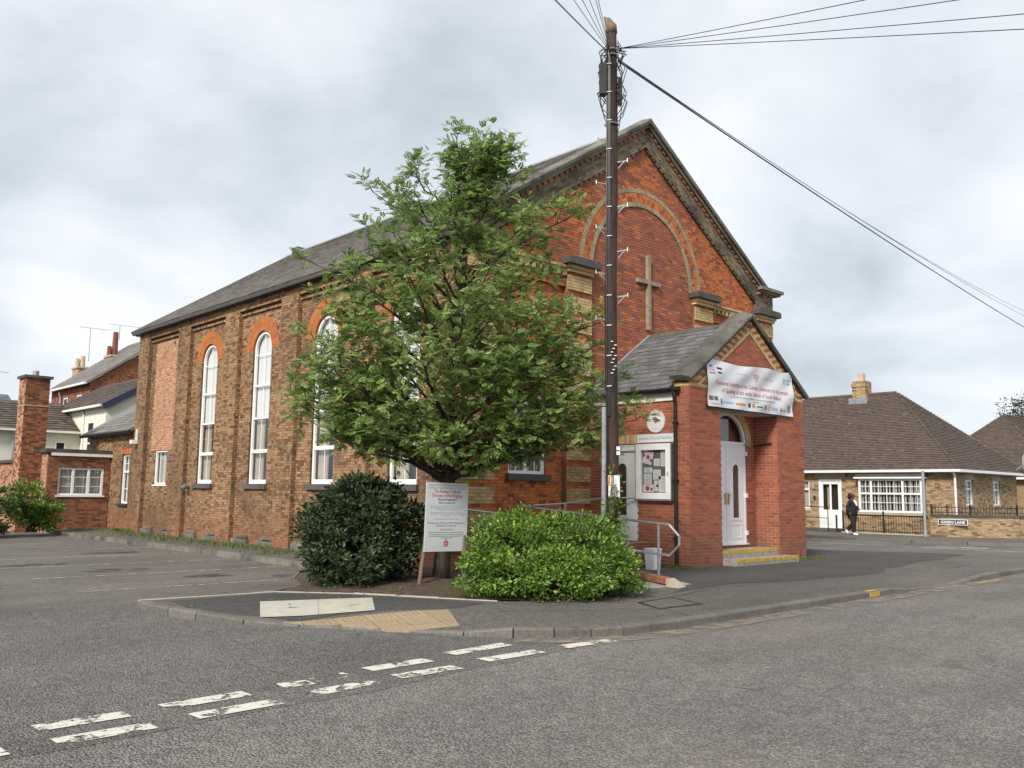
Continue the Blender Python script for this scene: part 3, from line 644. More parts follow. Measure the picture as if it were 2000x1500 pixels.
# masonry core behind the facing; painted near-black as room shade behind the windows
core = MB()
core.prism(Frame((0, 15.28, 0), (1,0,0), (0,0,1), (0,1,0)), [(12.9,0), (XR,0), (XR,7.25), (CX,11.55), (12.9,7.7)], 0, YB-15.28)
core.build('masonry_core', M['interior'], church)
back = MB(); back.w(12.34, XR, YB-0.3, YB, -0.2, 7.25); back.w(XR-0.02, XR+0.1, 15.0, YB, -0.2, 7.3)
back.prism(Frame((0, YB-0.31, 0), (1,0,0), (0,0,1), (0,1,0)), [(12.4,7.2), (XR,7.2), (CX,11.6)], 0, 0.31)
back.build('rear_wall', M['brick_side'], church)
# ---- side wall
B = Bricks()
wins = []
for k in range(6):
    y0 = PY_[k]; B.layer(FS, -0.15, EZ, [(y0, min(y0+0.96, YB))], 'brick_side', 0.0, 0.5)
for k in range(5):
    a, b = PY_[k]+0.96, PY_[k+1]
    c = PY_[k] + 2.275
    if k < 4:
        u0, u1 = c-0.585, c+0.585; vs_ = 5.74; r = 0.585 + 0.03
        wins.append((u0, u1, 1.76, vs_))
        def iv(v, a=a, b=b, c=c, vs_=vs_, r=r):
            if v < 1.74: return [(a, b)]
            if v < vs_: return cut([(a, b)], c-0.585, c+0.585)
            rr = 0.585+0.40
            if v < vs_+rr: h = math.sqrt(rr*rr-(v-vs_)**2); return cut([(a, b)], c-h, c+h)
            return [(a, b)]
        B.layer(FS, -0.15, 6.9, iv, 'brick_side', -0.14, 0.42)
    else:
        tooth = {}
        def mf(u, v, a=a, b=b):
            if v < 2.95 or v > 6.85: return 'brick_side'
            q = tooth.setdefault(round(v/CH), (a+0.28+rng.choice((0,0.11,0.05)), b-0.32-rng.choice((0,0.11,0.16))))
            return 'brick_pink' if q[0] < u < q[1] else 'brick_side'
        B.layer(FS, -0.15, 6.9, lambda v, a=a, b=b: cut([(a, b)], 30.95, 32.03) if 1.72 < v < 2.95 else [(a, b)], 'brick_side', -0.14, 0.42, mat_fn=mf)
    B.layer(FS, 6.9, 6.975, [(a, b)], 'brick_side', -0.075, 0.42, 'header')
    B.layer(FS, 6.975, 7.05, [(a, b)], 'brick_side', -0.14, 0.42, 'header')
    B.layer(FS, 7.05, EZ, [(a, b)], 'brick_side', -0.004, 0.42)
for k in range(6):
    B.layer(Frame((0, PY_[k], 0), (1,0,0), (0,0,1), (0,-1,0)), -0.15, 7.05, [(12.312, 12.44)], 'brick_side', 0.002, 0.03, 'header')
side_wall = B.build(church, 'mortar_dark', 'side_wall')
# arched heads in rubbed orange brick
for (u0, u1, v0, vs_) in wins:
    c = (u0+u1)/2
    voussoirs(FS, c, vs_, 0.585, 0.80, 0, math.pi, 34, -0.135, 0.40).build('arch_ring', M['brick_arch'], church)
    voussoirs(FS, c, vs_, 0.806, 1.02, 0, math.pi, 44, -0.133, 0.40).build('arch_ring', M['brick_arch'], church)
# plinth offsets at the foot of the bays
for k in range(5):
    a, b = PY_[k]+0.97, PY_[k+1]-0.01
    for (p, q) in ((a+0.03, a+0.95), (b-1.05, b-0.06)):
        MB().box(FS, p, q, -0.1, 0.13+rng.uniform(0,0.04), -0.3, -0.03).build('plinth_stone', M['stone_cop'], church)
        MB().box(FS, p+0.06, q-0.2, 0.17, 0.25, -0.3, -0.08).build('plinth_stone', M['stone_cop'], church)
def tall_window(u0, u1, v0, vs_, n):
    mb = MB(); mb.ring(FS, arch_outline(u0+0.02, u1-0.02, v0, vs_), arch_outline(u0+0.02, u1-0.02, v0, vs_, 0.075), n-0.07, n)
    a, b = u0+0.095, u1-0.095
    for v, h in ((2.72,0.10), (3.70,0.06), (4.68,0.06)): mb.box(FS, a, b, v-h/2, v+h/2, n-0.055, n-0.006)
    mb.box(FS, a, b, v0+0.075, v0+0.12, n-0.06, n-0.004)
    wn = mb.build('window', M['upvc'], church)
    cu = (u0+u1)/2
    bars = MB()
    for (p, q) in ((v0+0.12, 2.67), (2.77, 3.67), (3.73, 4.65)): bars.box(FS, cu-0.011, cu+0.011, p, q, n-0.045, n-0.034)
    bars.box(FS, cu-0.011, cu+0.011, 4.71, vs_+0.485, n-0.045, n-0.034); bars.box(FS, a, b, 5.60, 5.625, n-0.046, n-0.033)
    bars.build('glazing_bars', M['upvc'], wn)
    for (p, q) in ((v0+0.11, 2.68), (2.76, 3.68), (3.72, 4.66)): mesh_obj('pane', [FS.p(a-0.01, p, n-0.05), FS.p(b+0.01, p, n-0.05), FS.p(b+0.01, q, n-0.05), FS.p(a-0.01, q, n-0.05)], [(0,1,2,3)], M['glass'], wn)
    ol = arch_outline(u0+0.02, u1-0.02, 4.70-0.07, vs_, 0.07); mesh_obj('pane', [FS.p(*q, n-0.05) for q in ol], [tuple(range(len(ol)))], M['glass'], wn)
    ol = arch_outline(u0+0.02, u1-0.02, 3.66, vs_, 0.05); mesh_obj('pale_sheet', [FS.p(*q, n-0.12) for q in ol], [tuple(range(len(ol)))], M['pale_sheet'], wn)  # even pale sheet behind the upper panes
    cm = MB()
    for (p, q) in ((b-0.46, b+0.02),):
        m_ = 10
        cm.poly([FS.p(p+(q-p)*i/m_, z, n-0.18+0.025*math.sin(i*2.1)) for z in (v0, 3.75) for i in range(m_+1)], [(i, i+1, m_+2+i, m_+1+i) for i in range(m_)])
    cm.build('curtain', M['curtain'], wn, smooth=True)
    MB().box(FS, u0-0.10, u1+0.10, v0-0.15, v0-0.005, -0.3, -0.05).build('sill', M['stone_dark'], wn)
for q in wins: tall_window(*q, -0.20)
def flat_window(parent, fr, u0, u1, v0, v1, n, mull=(), trans=(), bars_u=(), bars_v=(), sill=None, back='interior', backn=0.25, fw_=0.07, name='window', mat='upvc', curtain=None):
    mb = MB(); mb.ring(fr, rect(u0, u1, v0, v1), rect(u0+fw_, u1-fw_, v0+fw_, v1-fw_), n-0.07, n)
    for m_ in mull: mb.box(fr, m_-0.045, m_+0.045, v0+fw_, v1-fw_, n-0.06, n-0.004)
    for t_ in trans:
        us = [u0+fw_-0.045] + list(mull) + [u1-fw_+0.045]
        for p, q in zip(us[:-1], us[1:]): mb.box(fr, p+0.045, q-0.045, t_-0.04, t_+0.04, n-0.06, n-0.005)
    wn = mb.build(name, M[mat], parent)
    if bars_u or bars_v:
        bb = MB()
        for m_ in bars_u: bb.box(fr, m_-0.011, m_+0.011, v0+fw_, v1-fw_, n-0.042, n-0.03)
        for m_ in bars_v: bb.box(fr, u0+fw_, u1-fw_, m_-0.011, m_+0.011, n-0.043, n-0.029)
        bb.build('glazing_bars', M[mat], wn)
    us = [u0+fw_-0.045] + list(mull) + [u1-fw_+0.045]; ts = [v0+fw_-0.04] + list(trans) + [v1-fw_+0.04]
    for p, q in zip(us[:-1], us[1:]):
        for r_, s_ in zip(ts[:-1], ts[1:]):
            mesh_obj('pane', [fr.p(p+0.03, r_+0.03, n-0.05), fr.p(q-0.03, r_+0.03, n-0.05), fr.p(q-0.03, s_-0.03, n-0.05), fr.p(p+0.03, s_-0.03, n-0.05)], [(0,1,2,3)], M['glass'], wn)
    MB().box(fr, u0+0.01, u1-0.01, v0+0.01, v1-0.01, n-backn-0.02, n-backn).build('room_shade_board', M[back], wn)  # board close behind the glass, shade of the unlit room painted on
    if curtain:
        m_ = 40; P = [fr.p(u0+0.03+(u1-u0-0.06)*i/m_, z, n-0.14+0.02*math.sin(i*1.9)) for z in (v0+0.03, v1-0.03) for i in range(m_+1)]
        F = [(i, i+1, m_+2+i, m_+1+i) for i in range(m_) if not (curtain == 'strips' and i % 2)]
        mesh_obj('curtain', P, F, M['net'], wn, smooth=True)
    if sill: MB().box(fr, u0-0.07, u1+0.07, v0-sill[1], v0-0.004, n-0.1, n+sill[2]).build('sill', M[sill[0]], wn)
    return wn
flat_window(church, FS, 30.95, 32.03, 1.72, 2.93, -0.18, bars_u=(31.3, 31.68), sill=('upvc', 0.05, 0.06), curtain='full')
# small vents and a floodlight on the side wall
MB().box(FS, 30.75, 30.88, 6.62, 6.78, -0.20, -0.135).build('vent', M['black'], church)
fl = MB(); fl.box(FS, 33.38, 33.46, 3.35, 3.75, 0.0, 0.06); fl.box(FS, 33.32, 33.52, 3.20, 3.34, 0.02, 0.24); fl.build('floodlight', M['upvc'], church)
vp = MB(); vp.tube([FS.p(28.95, 1.66, -0.14), FS.p(28.95, 1.66, 0.02), FS.p(28.95, 1.58, 0.10)], 0.075, 10); vp.build('flue', M['stone_cop'], church)
# ---- eaves and main roof
ev = MB(); ev.box(FS, 14.95, 34.0, 7.265, 7.33, -0.3, 0.10); ev.box(FS, 14.95, 34.02, 7.29, 7.40, 0.085, 0.21); ev.build('gutter', M['black'], church)
RA = math.atan2(11.80-7.40, CX-12.04); SL = math.hypot(11.80-7.40, CX-12.04)
FRL = Frame((12.04, 15.0, 7.40), (0, 1, 0), (math.cos(RA), 0, math.sin(RA)), (-math.sin(RA), 0, math.cos(RA)))
FRR = Frame((2*CX-12.04, 15.0, 7.40), (0, 1, 0), (-math.cos(RA), 0, math.sin(RA)), (math.sin(RA), 0, math.cos(RA)))
rf = MB(); rf.box(FRL, 0.02, 18.95, 0, SL, -0.12, -0.012); rf.box(FRR, 0.02, 18.95, 0, SL, -0.12, -0.02)
roof = rf.build('roof', M['slate_old'], church)
def slates(fr, u0, u1, v0, v1, wd, gauge, th, name_mb, clipfn=None, jit=0.004, gap=0.003):
    rows = int((v1-v0)/gauge); tilt = 0.010
    for r_ in range(rows):
        va = v0 + r_*gauge; k = 0; off = (r_ % 2)*wd/2
        u = u0 - off
        while u < u1:
            a = max(u0, u+gap); b = min(u1, u+wd-gap)
            if clipfn:
                lo, hi = clipfn(va + gauge/2); a = max(a, lo); b = min(b, hi)
            if b - a > 0.03:
                d0 = rng.uniform(-jit, jit); z = rng.uniform(0, 0.004); v2 = min(va+gauge*1.25, v1)
                P = [fr.p(a, va+d0, 0.014+z), fr.p(b, va+d0+rng.uniform(-jit, jit), 0.014+z), fr.p(b, v2, -0.004), fr.p(a, v2, -0.004), fr.p(a, va+d0, 0.014+z-th), fr.p(b, va+d0, 0.014+z-th)]
                name_mb(P, [(0,1,2,3), (4,5,1,0), (4,0,3), (1,5,2)] if not fr.flip else [(3,2,1,0), (0,1,5,4), (3,0,4), (2,5,1)])
            u += wd
mb = MB(); slates(FRL, 0.02, 18.97, 0.0, SL, 0.30, 0.215, 0.012, lambda P, F: mb.poly(P, F)); mb.build('slates', M['slate_old'], roof, kind='stuff')
for i in range(42):
    y0 = 15.05 + i*0.45
    MB().prism(Frame((CX, y0, 11.80), (1,0,0), (0,0,1), (0,1,0)), [(-0.17,-0.10), (-0.15,-0.115), (0,-0.005), (0.15,-0.115), (0.17,-0.10), (0.02,0.035), (-0.02,0.035)], 0, 0.44).build('ridge_tile', M['lead'], roof)
MB().w(CX-0.2, CX+0.2, YB-0.35, YB+0.12, 11.72, 11.95).build('finial', M['stone_cop'], roof)
MB().box(FRL, 18.93, 19.05, 0, SL, -0.15, 0.02).build('verge', M['stone_cop'], roof)
# ---- front wall
F1 = Bricks()
ar = 2.09
pil = [(12.3,13.27), (15.62,16.50), (2*CX-16.50,2*CX-15.62), (2*CX-13.27,2*CX-12.3)]
for i, (a, b) in enumerate(pil):
    v = 0.30; F1.layer(FF, -0.15, 0.3, [(a, b)], 'brick_panel', 0.0, 0.3)
    top = 7.05
    while v < top - 0.05:
        F1.layer(FF, v, min(v+0.375, top), [(a-0.0, b)], 'brick_buff', 0.028, 0.33, 'flemish')
        F1.layer(FF, v+0.375, min(v+0.525, top), [(a+0.0, b)], 'brick_orange', -0.002, 0.3)
        v += 0.525
    # buff return faces of the quoin blocks
bays = [(13.27,15.62), (2*CX-15.62,2*CX-13.27)]
win_f = (13.86, 15.06, 2.04, 3.9)
for i, (a, b) in enumerate(bays):
    F1.layer(FF, -0.15, 6.675, (lambda v, a=a, b=b: cut([(a, b)], win_f[0], win_f[1]) if win_f[2]-0.02 < v < win_f[3] else [(a, b)]) if i == 0 else [(a, b)], 'brick_orange', -0.14, 0.3, 'flemish')
    F1.layer(FF, 6.675, 7.05, [(a, b)], 'brick_orange', -0.06, 0.3)
    for vv, ff, m_ in ((7.05, 0.02, 'brick_buff'), (7.125, 0.05, 'brick_buff')): F1.layer(FF, vv, vv+0.075, [(a, b)], m_, ff, 0.3, 'stretcher')
# centre panel and gable field
def centre(v):
    if v < 7.3: return [(pil[1][1], pil[2][0])]
    h = math.sqrt(max(0, ar*ar-(v-7.3)**2)); return [(CX-h, CX+h)] if h > 0.05 else []
F1.layer(FF, 3.9, 9.45, centre, 'brick_panel', -0.085, 0.3, 'stretcher', mat_fn=lambda u, v: 'brick_orange' if rng.random() < 0.10 else 'brick_panel')
AP = 11.92; SLP = 0.638; RK = math.atan(SLP)
def field(v):
    h = (AP - 0.80 - v)/SLP + 0.06; h = min(h, 6.0)
    if h < 0.05: return []
    iv = [(CX-h, CX+h)]; ro = 2.60
    if abs(v-7.3) < ro: q = math.sqrt(ro*ro-(v-7.3)**2); iv = cut(iv, CX-q, CX+q)
    return iv
F1.layer(FF, 7.2, 11.25, field, 'brick_orange', -0.06, 0.26, 'flemish', mat_fn=lambda u, v: 'brick_panel' if rng.random() < (0.18 + 0.45*(v > 9.2)) else 'brick_orange')
# raking frieze in sooty brick, in the slope's own frame
rakes = []
for sgn in (1, -1):
    fr = Frame((CX, 14.8, AP), (sgn*math.cos(RK), 0, -math.sin(RK)), (sgn*math.sin(RK), 0, math.cos(RK)), (0, -1, 0)); rakes.append(fr)
    LR = 7.35; tq = math.tan(RK)
    F1.layer(fr, -0.675, -0.300, lambda v: [(-v*tq, LR)], 'brick_sooty', 0.03 + (0.003 if sgn > 0 else 0), 0.3, 'flemish')
front_wall = F1.build(church, 'mortar_red', 'front_wall')
MB().prism(FF, [(12.35,0), (XR-0.05,0), (XR-0.05,7.4), (CX,AP-0.35), (12.35,7.4)], -0.47, -0.33).build('front_core', M['mortar_dark'], church)
for fr in rakes:
    sg = 0.003 if fr is rakes[0] else 0.0
    dm = MB()
    u = 0.32
    while u < 7.2: dm.box(fr, u, u+0.11, -0.295, -0.215, -0.05, 0.075+sg); u += 0.225
    dm.build('dentil_course', M['brick_panel'], church, kind='stuff')
    dl = MB(); u = 0.55
    while u < 7.0: dl.box(fr, u, u+0.15, -0.728, -0.678, -0.1, 0.012+sg); u += 0.225
    dl.build('dentil_course', M['brick_sooty'], church, kind='stuff')
    ml = MB(); ml.box(fr, 0.20, 7.3, -0.300, -0.215, -0.25, 0.035+sg); ml.box(fr, 0.09, 7.2, -0.214, -0.13, -0.25, 0.13+sg); ml.build('moulding_course', M['brick_sooty'], church)
    u = 0.0; k = 0
    while u < 6.95:
        L = 0.88; e_ = min(u+L, 7.08)
        P0 = 0.02*(k == 0)
        MB().prism(Frame(fr.p(u+0.004, 0, 0), fr.N, fr.V, fr.U), [(-0.42,-0.13), (0.20+sg,-0.128), (0.22+sg,-0.05), (0.20+sg,-0.02), (-0.10,0.03+sg), (-0.42,0.0)], 0, e_-u-0.008).build('coping_stone', M['stone_cop'], church)
        u += L; k += 1
# kneelers on the corners and capitals on the inner pilasters
for i, (a, b) in enumerate(pil):
    cap = MB()
    cap.box(FF, a-0.02, b+0.02, 7.05, 7.13, -0.2, 0.075).box(FF, a-0.06, b+0.06, 7.135, 7.22, -0.2, 0.12)
    cap.build('capital', M['brick_buff'], church)
    MB().prism(FF, [(a-0.16,7.225), (b+0.16,7.225), (b+0.17,7.36), (b+0.08,7.41), (a-0.08,7.41), (a-0.17,7.36)], -0.1, 0.24).build('capital_slab', M['stone_dark'], church)
    if i in (0, 3):
        kb = Bricks(); kb.layer(FF, 7.425, 7.875, [(a, b)], 'brick_sooty', 0.035, 0.4, 'flemish')
        fs_ = Frame((12.3 if i == 0 else 0, 0, 0), (0,1,0), (0,0,1), (-1,0,0))
        if i == 0: kb.layer(fs_, 7.425, 7.875, [(14.77, 15.25)], 'brick_sooty', 0.0, 0.3, 'flemish')
        kb.build(church, 'mortar_dark', 'kneeler')
        o_ = (a-0.34, b-0.05) if i == 0 else (a+0.05, b+0.34)
        KD = MB(); kk = a+0.05
        while kk < b-0.1: KD.box(FF, kk, kk+0.105, 7.88, 7.95, -0.1, 0.10); kk += 0.225
        KD.build('dentil_course', M['brick_panel'], church, kind='stuff')
        MB().box(FF, o_[0], o_[1], 8.02, 8.12, -0.45, 0.24).box(FF, o_[0]+0.08, o_[1]-0.08, 7.95, 8.018, -0.45, 0.17).build('kneeler_coping', M['stone_cop'], church)
for a, b in bays:
    dm = MB(); u = a+0.06
    while u < b-0.1: dm.box(FF, u, u+0.10, 6.94, 7.045, -0.1, 0.02); u += 0.215
    dm.build('dentil_course', M['brick_buff'], church, kind='stuff')
# arch of four rings
for r0, r1, m_, n_, ff in ((2.09,2.215,'brick_greybuff',92,-0.052), (2.22,2.345,'brick_orange',98,-0.058), (2.35,2.475,'brick_orange',104,-0.058), (2.48,2.605,'brick_greybuff',108,-0.052)):
    voussoirs(FF, CX, 7.3, r0, r1, 0, math.pi, n_, ff, 0.3).build('arch_ring', M[m_], church)
# timber cross
cx_ = CX+0.14
crs = MB(); crs.box(FF, cx_-0.058, cx_+0.058, 6.02, 8.08, -0.08, 0.02); crs.box(FF, cx_-0.48, cx_-0.060, 7.27, 7.38, -0.08, 0.015); crs.box(FF, cx_+0.060, cx_+0.48, 7.27, 7.38, -0.08, 0.015)
tag(crs.build('wall_cross', M['cross_wood'], church), 'plain pale cross fixed to the gable panel')
flat_window(church, FF, *win_f, -0.20, mull=(14.46,), sill=None, bars_u=(14.15, 14.77), bars_v=(2.65, 3.25), curtain='full')
MB().box(FF, win_f[0]-0.1, win_f[1]+0.1, win_f[2]-0.16, win_f[2]-0.005, -0.25, -0.04).build('sill', M['stone_dark'], church)

# ---- porch
PX0, PX1, PYF = 16.46, 21.46, 11.8
FP = Frame((0, PYF, 0), (1,0,0), (0,0,1), (0,-1,0)); FPS = Frame((PX0, 0, 0), (0,1,0), (0,0,1), (-1,0,0))
FPB = Frame((0, 12.47, 0), (1,0,0), (0,0,1), (0,-1,0)); FPI = Frame((20.18, 0, 0), (0,1,0), (0,0,1), (-1,0,0)); FPL = Frame((17.68, 0, 0), (0,1,0), (0,0,1), (1,0,0)); FPE = Frame((PX1, 0, 0), (0,1,0), (0,0,1), (1,0,0))
PC = 18.96; PSL = 0.695; PAP = 6.05
PB = Bricks()
def band(v): return 'brick_buff' if (4.05 < v < 4.125 or 4.2 < v < 4.275) else 'brick_porch'
PB.layer(FP, -0.075, 3.6, [(PX0, 17.68), (20.18, PX1)], 'brick_porch', 0.0, 0.66, 'stretcher', joint=0.012)
PB.layer(FP, 3.6, 4.275, [(PX0, PX1)], 'brick_porch', 0.0, 0.4, 'stretcher', mat_fn=lambda u, v: band(v))
PB.layer(FP, 4.275, 5.85, lambda v: [(PC-(PAP-0.10-v)/PSL, PC+(PAP-0.10-v)/PSL)], 'brick_porch', 0.0, 0.4, 'stretcher', joint=0.012)
side_door = (13.30, 14.26, 0.52, 2.78)
PB.layer(FPS, -0.075, 3.825, lambda v: cut([(PYF+0.01, 14.79)], side_door[0], side_door[1]) if side_door[2] < v < 3.0 else [(PYF+0.01, 14.79)], 'brick_porch', 0.0, 0.3, 'stretcher', joint=0.012)
PB.layer(FPS, 3.825, 4.275, [(PYF+0.01, 12.22)], 'brick_porch', 0.0, 0.3, 'stretcher', mat_fn=lambda u, v: band(v))
PB.soldier(FPS, side_door[0]-0.06, side_door[1]+0.06, 2.785, 3.0, 'brick_buff', 0.006)
dc = 19.0; dr = 0.80; dsp = 2.86
def backw(v):
    iv = [(17.68, 20.18)]
    if v < 0.40: return iv
    if v < dsp: return cut(iv, dc-dr, dc+dr)
    rr = dr+0.12
    if v < dsp+rr: h = math.sqrt(rr*rr-(v-dsp)**2); return cut(iv, dc-h, dc+h)
    return iv
PB.layer(FPB, 0.0, 3.75, backw, 'brick_porch', 0.0, 0.25, 'stretcher', joint=0.012)
PB.layer(FPI, -0.075, 3.6, [(PYF+0.02, 12.47)], 'brick_porch', 0.0, 0.3, 'stretcher', joint=0.012)
PB.layer(FPL, -0.075, 3.6, [(PYF+0.02, 12.47)], 'brick_porch', 0.0, 0.3, 'stretcher', joint=0.012)
PB.layer(FPE, -0.075, 4.05, [(PYF+0.01, 14.79)], 'brick_porch', 0.0, 0.3, 'stretcher', joint=0.012)
porch = PB.build(church, 'mortar_light', 'porch_wall', single=300)
MB().w(17.6, 20.25, 11.9, 12.5, 3.61, 3.75).build('porch_soffit', M['white_paint'], church)
voussoirs(FPB, dc, dsp, dr+0.0, dr+0.215, 0, math.pi, 34, 0.012, 0.14).build('arch_ring', M['brick_buff'], church)
for xx in (16.98, 20.95): 
    ab = MB(); ab.box(FP, xx, xx+0.215, 0.09, 0.225, -0.05, 0.004)
    for q in range(4): ab.box(FP, xx+0.02+0.048*q, xx+0.05+0.048*q, 0.10, 0.215, 0.004, 0.010)
    ab.build('air_brick', M['brick_red'], church)
# rake pattern of the porch gable
pr = math.atan(PSL)
for sgn in (1, -1):
    fr = Frame((PC, PYF, PAP), (sgn*math.cos(pr), 0, -math.sin(pr)), (sgn*math.sin(pr), 0, math.cos(pr)), (0,-1,0)); sg = 0.003 if sgn > 0 else 0
    cb = MB(); cy = MB(); LP = 2.75
    for row in range(3):
        v1_ = -0.12 - 0.07*row; u = 0.13 + row*0.05; k = row % 2
        while u < LP:
            (cb if k % 2 else cy).box(fr, u+0.003, u+0.107, v1_-0.067, v1_, -0.04, 0.010+sg); u += 0.11; k += 1
    u = 0.26
    while u < LP+0.05: cy.box(fr, u+0.003, u+0.217, -0.405, -0.333, -0.04, 0.011+sg); u += 0.222
    cy.build('rake_pattern', M['brick_buff'], church); cb.build('rake_pattern', M['brick_porch'], church)
    u = 0.0
    for L in (1.02, 1.02, 1.16):
        MB().prism(Frame(fr.p(u+0.004, 0, 0), fr.N, fr.V, fr.U), [(-0.44,-0.02), (0.10+sg,-0.10), (0.13+sg,-0.03), (0.11+sg,0.0), (-0.10,0.075+sg), (-0.44,0.075)], 0, L-0.008).build('porch_coping', M['stone_porch'], church); u += L
# porch roof of slates
pl = math.hypot(PC-16.26, 5.86-4.0); pa = math.atan2(5.86-4.0, PC-16.26)
FPR = Frame((16.24, 12.2, 3.99), (0,1,0), (math.cos(pa), 0, math.sin(pa)), (-math.sin(pa), 0, math.cos(pa)))
FPR2 = Frame((2*PC-16.24, 12.2, 3.99), (0,1,0), (-math.cos(pa), 0, math.sin(pa)), (math.sin(pa), 0, math.cos(pa)))
pr_ = MB(); pr_.box(FPR, 0.02, 2.66, 0, pl, -0.10, -0.012); pr_.box(FPR2, 0.02, 2.66, 0, pl, -0.10, -0.012)
proof = pr_.build('porch_roof', M['black'], church)
slates(FPR, 0.02, 2.66, 0.02, pl-0.02, 0.30, 0.225, 0.024, lambda P, F: mesh_obj('slate', P, F, M['slate'], proof), jit=0.016, gap=0.007)
mb = MB(); slates(FPR2, 0.02, 2.66, 0.02, pl-0.02, 0.30, 0.225, 0.016, lambda P, F: mb.poly(P, F)); mb.build('far_slates', M['slate'], proof, kind='stuff')
for i in range(6): MB().prism(Frame((PC, 12.21+i*0.442, 5.86), (1,0,0), (0,0,1), (0,1,0)), [(-0.15,-0.085), (-0.13,-0.10), (0,0.0), (0.13,-0.10), (0.15,-0.085), (0.02,0.04), (-0.02,0.04)], 0, 0.436).build('ridge_tile', M['stone_dark'], proof)
MB().box(FPR, 2.60, 2.70, 0, pl, 0.016, 0.05).build('flashing', M['lead'], proof)
fa = MB(); fa.box(FPS, 12.24, 14.79, 3.74, 3.945, -0.05, 0.04); fa.build('fascia', M['white_paint'], church)
gt = MB(); gt.box(FPS, 12.02, 14.79, 3.955, 4.03, 0.032, 0.165)
gt.tube([FPS.p(12.16, 3.97, 0.10), FPS.p(12.16, 3.84, 0.10), FPS.p(12.16, 3.68, 0.055), FPS.p(12.16, -0.02, 0.055)], 0.042, 10)
for z in (0.6, 1.9, 3.2): gt.box(FPS, 12.10, 12.22, z, z+0.04, 0.0, 0.10)
gt.build('downpipe', M['black'], church)
# steps with yellow nosings
for (a, b, y0, z) in ((17.70,20.45,11.45,0.15), (17.70,20.16,11.84,0.33)):
    st = MB().w(a, b, y0, 12.4, -0.1, z).build('step', M['concrete'], church)
    MB().w(a+0.002, b-0.002, y0-0.004, y0+0.10, z-0.075, z+0.004).build('nosing', M['yellow_paint'], st)
# porch doors
def upvc_door(fr, u0, u1, v0, v1, n, hinge_left=False, leaf_split=None):
    mb = MB(); mb.ring(fr, rect(u0, u1, v0, v1), rect(u0+0.06, u1-0.06, v0+0.03, v1-0.06), n-0.08, n)
    dr_ = mb.build('door', M['upvc'], church)
    a, b = u0+0.06, u1-0.06
    if leaf_split: MB().box(fr, a, leaf_split-0.004, v0+0.03, v1-0.06, n-0.055, n-0.012).build('side_leaf', M['upvc'], dr_); a = leaf_split+0.004
    MB().box(fr, a, b, v0+0.03, v1-0.06, n-0.055, n-0.010).build('leaf', M['upvc'], dr_)
    c = (a+b)/2; hw = 0.13
    H = v1-v0
    g0, g1 = v0+H*0.26, v0+H*0.80
    ol = arch_outline(c-hw, c+hw, g0, g1-hw); MB().ring(fr, arch_outline(c-hw-0.055, c+hw+0.055, g0-0.055, g1-hw), ol, n-0.02, n+0.008).build('moulding', M['upvc'], dr_)
    MB().ring(fr, arch_outline(c-hw-0.13, c+hw+0.13, g0-0.10, g1-hw), arch_outline(c-hw-0.105, c+hw+0.105, g0-0.08, g1-hw), n-0.012, n-0.003).build('moulding', M['upvc'], dr_)
    mesh_obj('glass_panel', [fr.p(*q, n-0.006) for q in ol], [tuple(range(len(ol)))], M['pattern_glass'], dr_)
    lo = MB(); lo.ring(fr, rect(c-hw-0.12, c+hw+0.12, v0+0.12, v0+H*0.20), rect(c-hw-0.09, c+hw+0.09, v0+0.15, v0+H*0.20-0.03), n-0.012, n+0.002); lo.build('moulding', M['upvc'], dr_)
    return dr_, a, b
d1, a_, b_ = upvc_door(FPB, 18.22, 19.78, 0.42, 2.86, -0.02, leaf_split=18.92)
for uu in (18.86, 18.98): MB().box(FPB, uu-0.012, uu+0.012, 1.38, 1.66, -0.03, 0.012).box(FPB, uu-0.01, uu+0.09*(1 if uu > 18.9 else -1), 1.60, 1.62, 0.012, 0.03).build('handle', M['brass'], d1)
for zz_ in (0.62, 1.55, 2.6): MB().box(FPB, 19.73, 19.81, zz_, zz_+0.11, -0.02, 0.02).build('hinge', M['upvc'], d1)
MB().box(FPB, 18.15, 19.85, 0.39, 0.419, -0.1, 0.02).build('threshold', M['upvc'], d1)
fn = MB(); fn.ring(FPB, arch_outline(dc-dr+0.02, dc+dr-0.02, 2.865, 2.87), arch_outline(dc-dr+0.02, dc+dr-0.02, 2.865, 2.87, 0.07), -0.09, -0.01)
fan = fn.build('fanlight', M['upvc'], church)
ol = arch_outline(dc-dr+0.02, dc+dr-0.02, 2.865, 2.87, 0.06); mesh_obj('pane', [FPB.p(*q, -0.05) for q in ol], [tuple(range(len(ol)))], M['glass'], fan)
MB().w(18.1, 19.9, 12.72, 12.76, 0.3, 3.72).build('lobby_shade_board', M['interior'], fan)  # board behind the fanlight, lobby's shade painted near-black
d2, _, _ = upvc_door(FPS, side_door[0], side_door[1], side_door[2], side_door[3], -0.03)
MB().box(FPS, side_door[0]+0.1, side_door[1]-0.12, 2.60, 2.63, -0.04, -0.01).build('letter_slot', M['grey_paint'], d2)
hr = MB(); hr.tube([FPI.p(11.95, 2.93, 0.05), FPI.p(12.45, 2.86, 0.05)], 0.018, 6); hr.build('wall_bar', M['black_iron'], church)

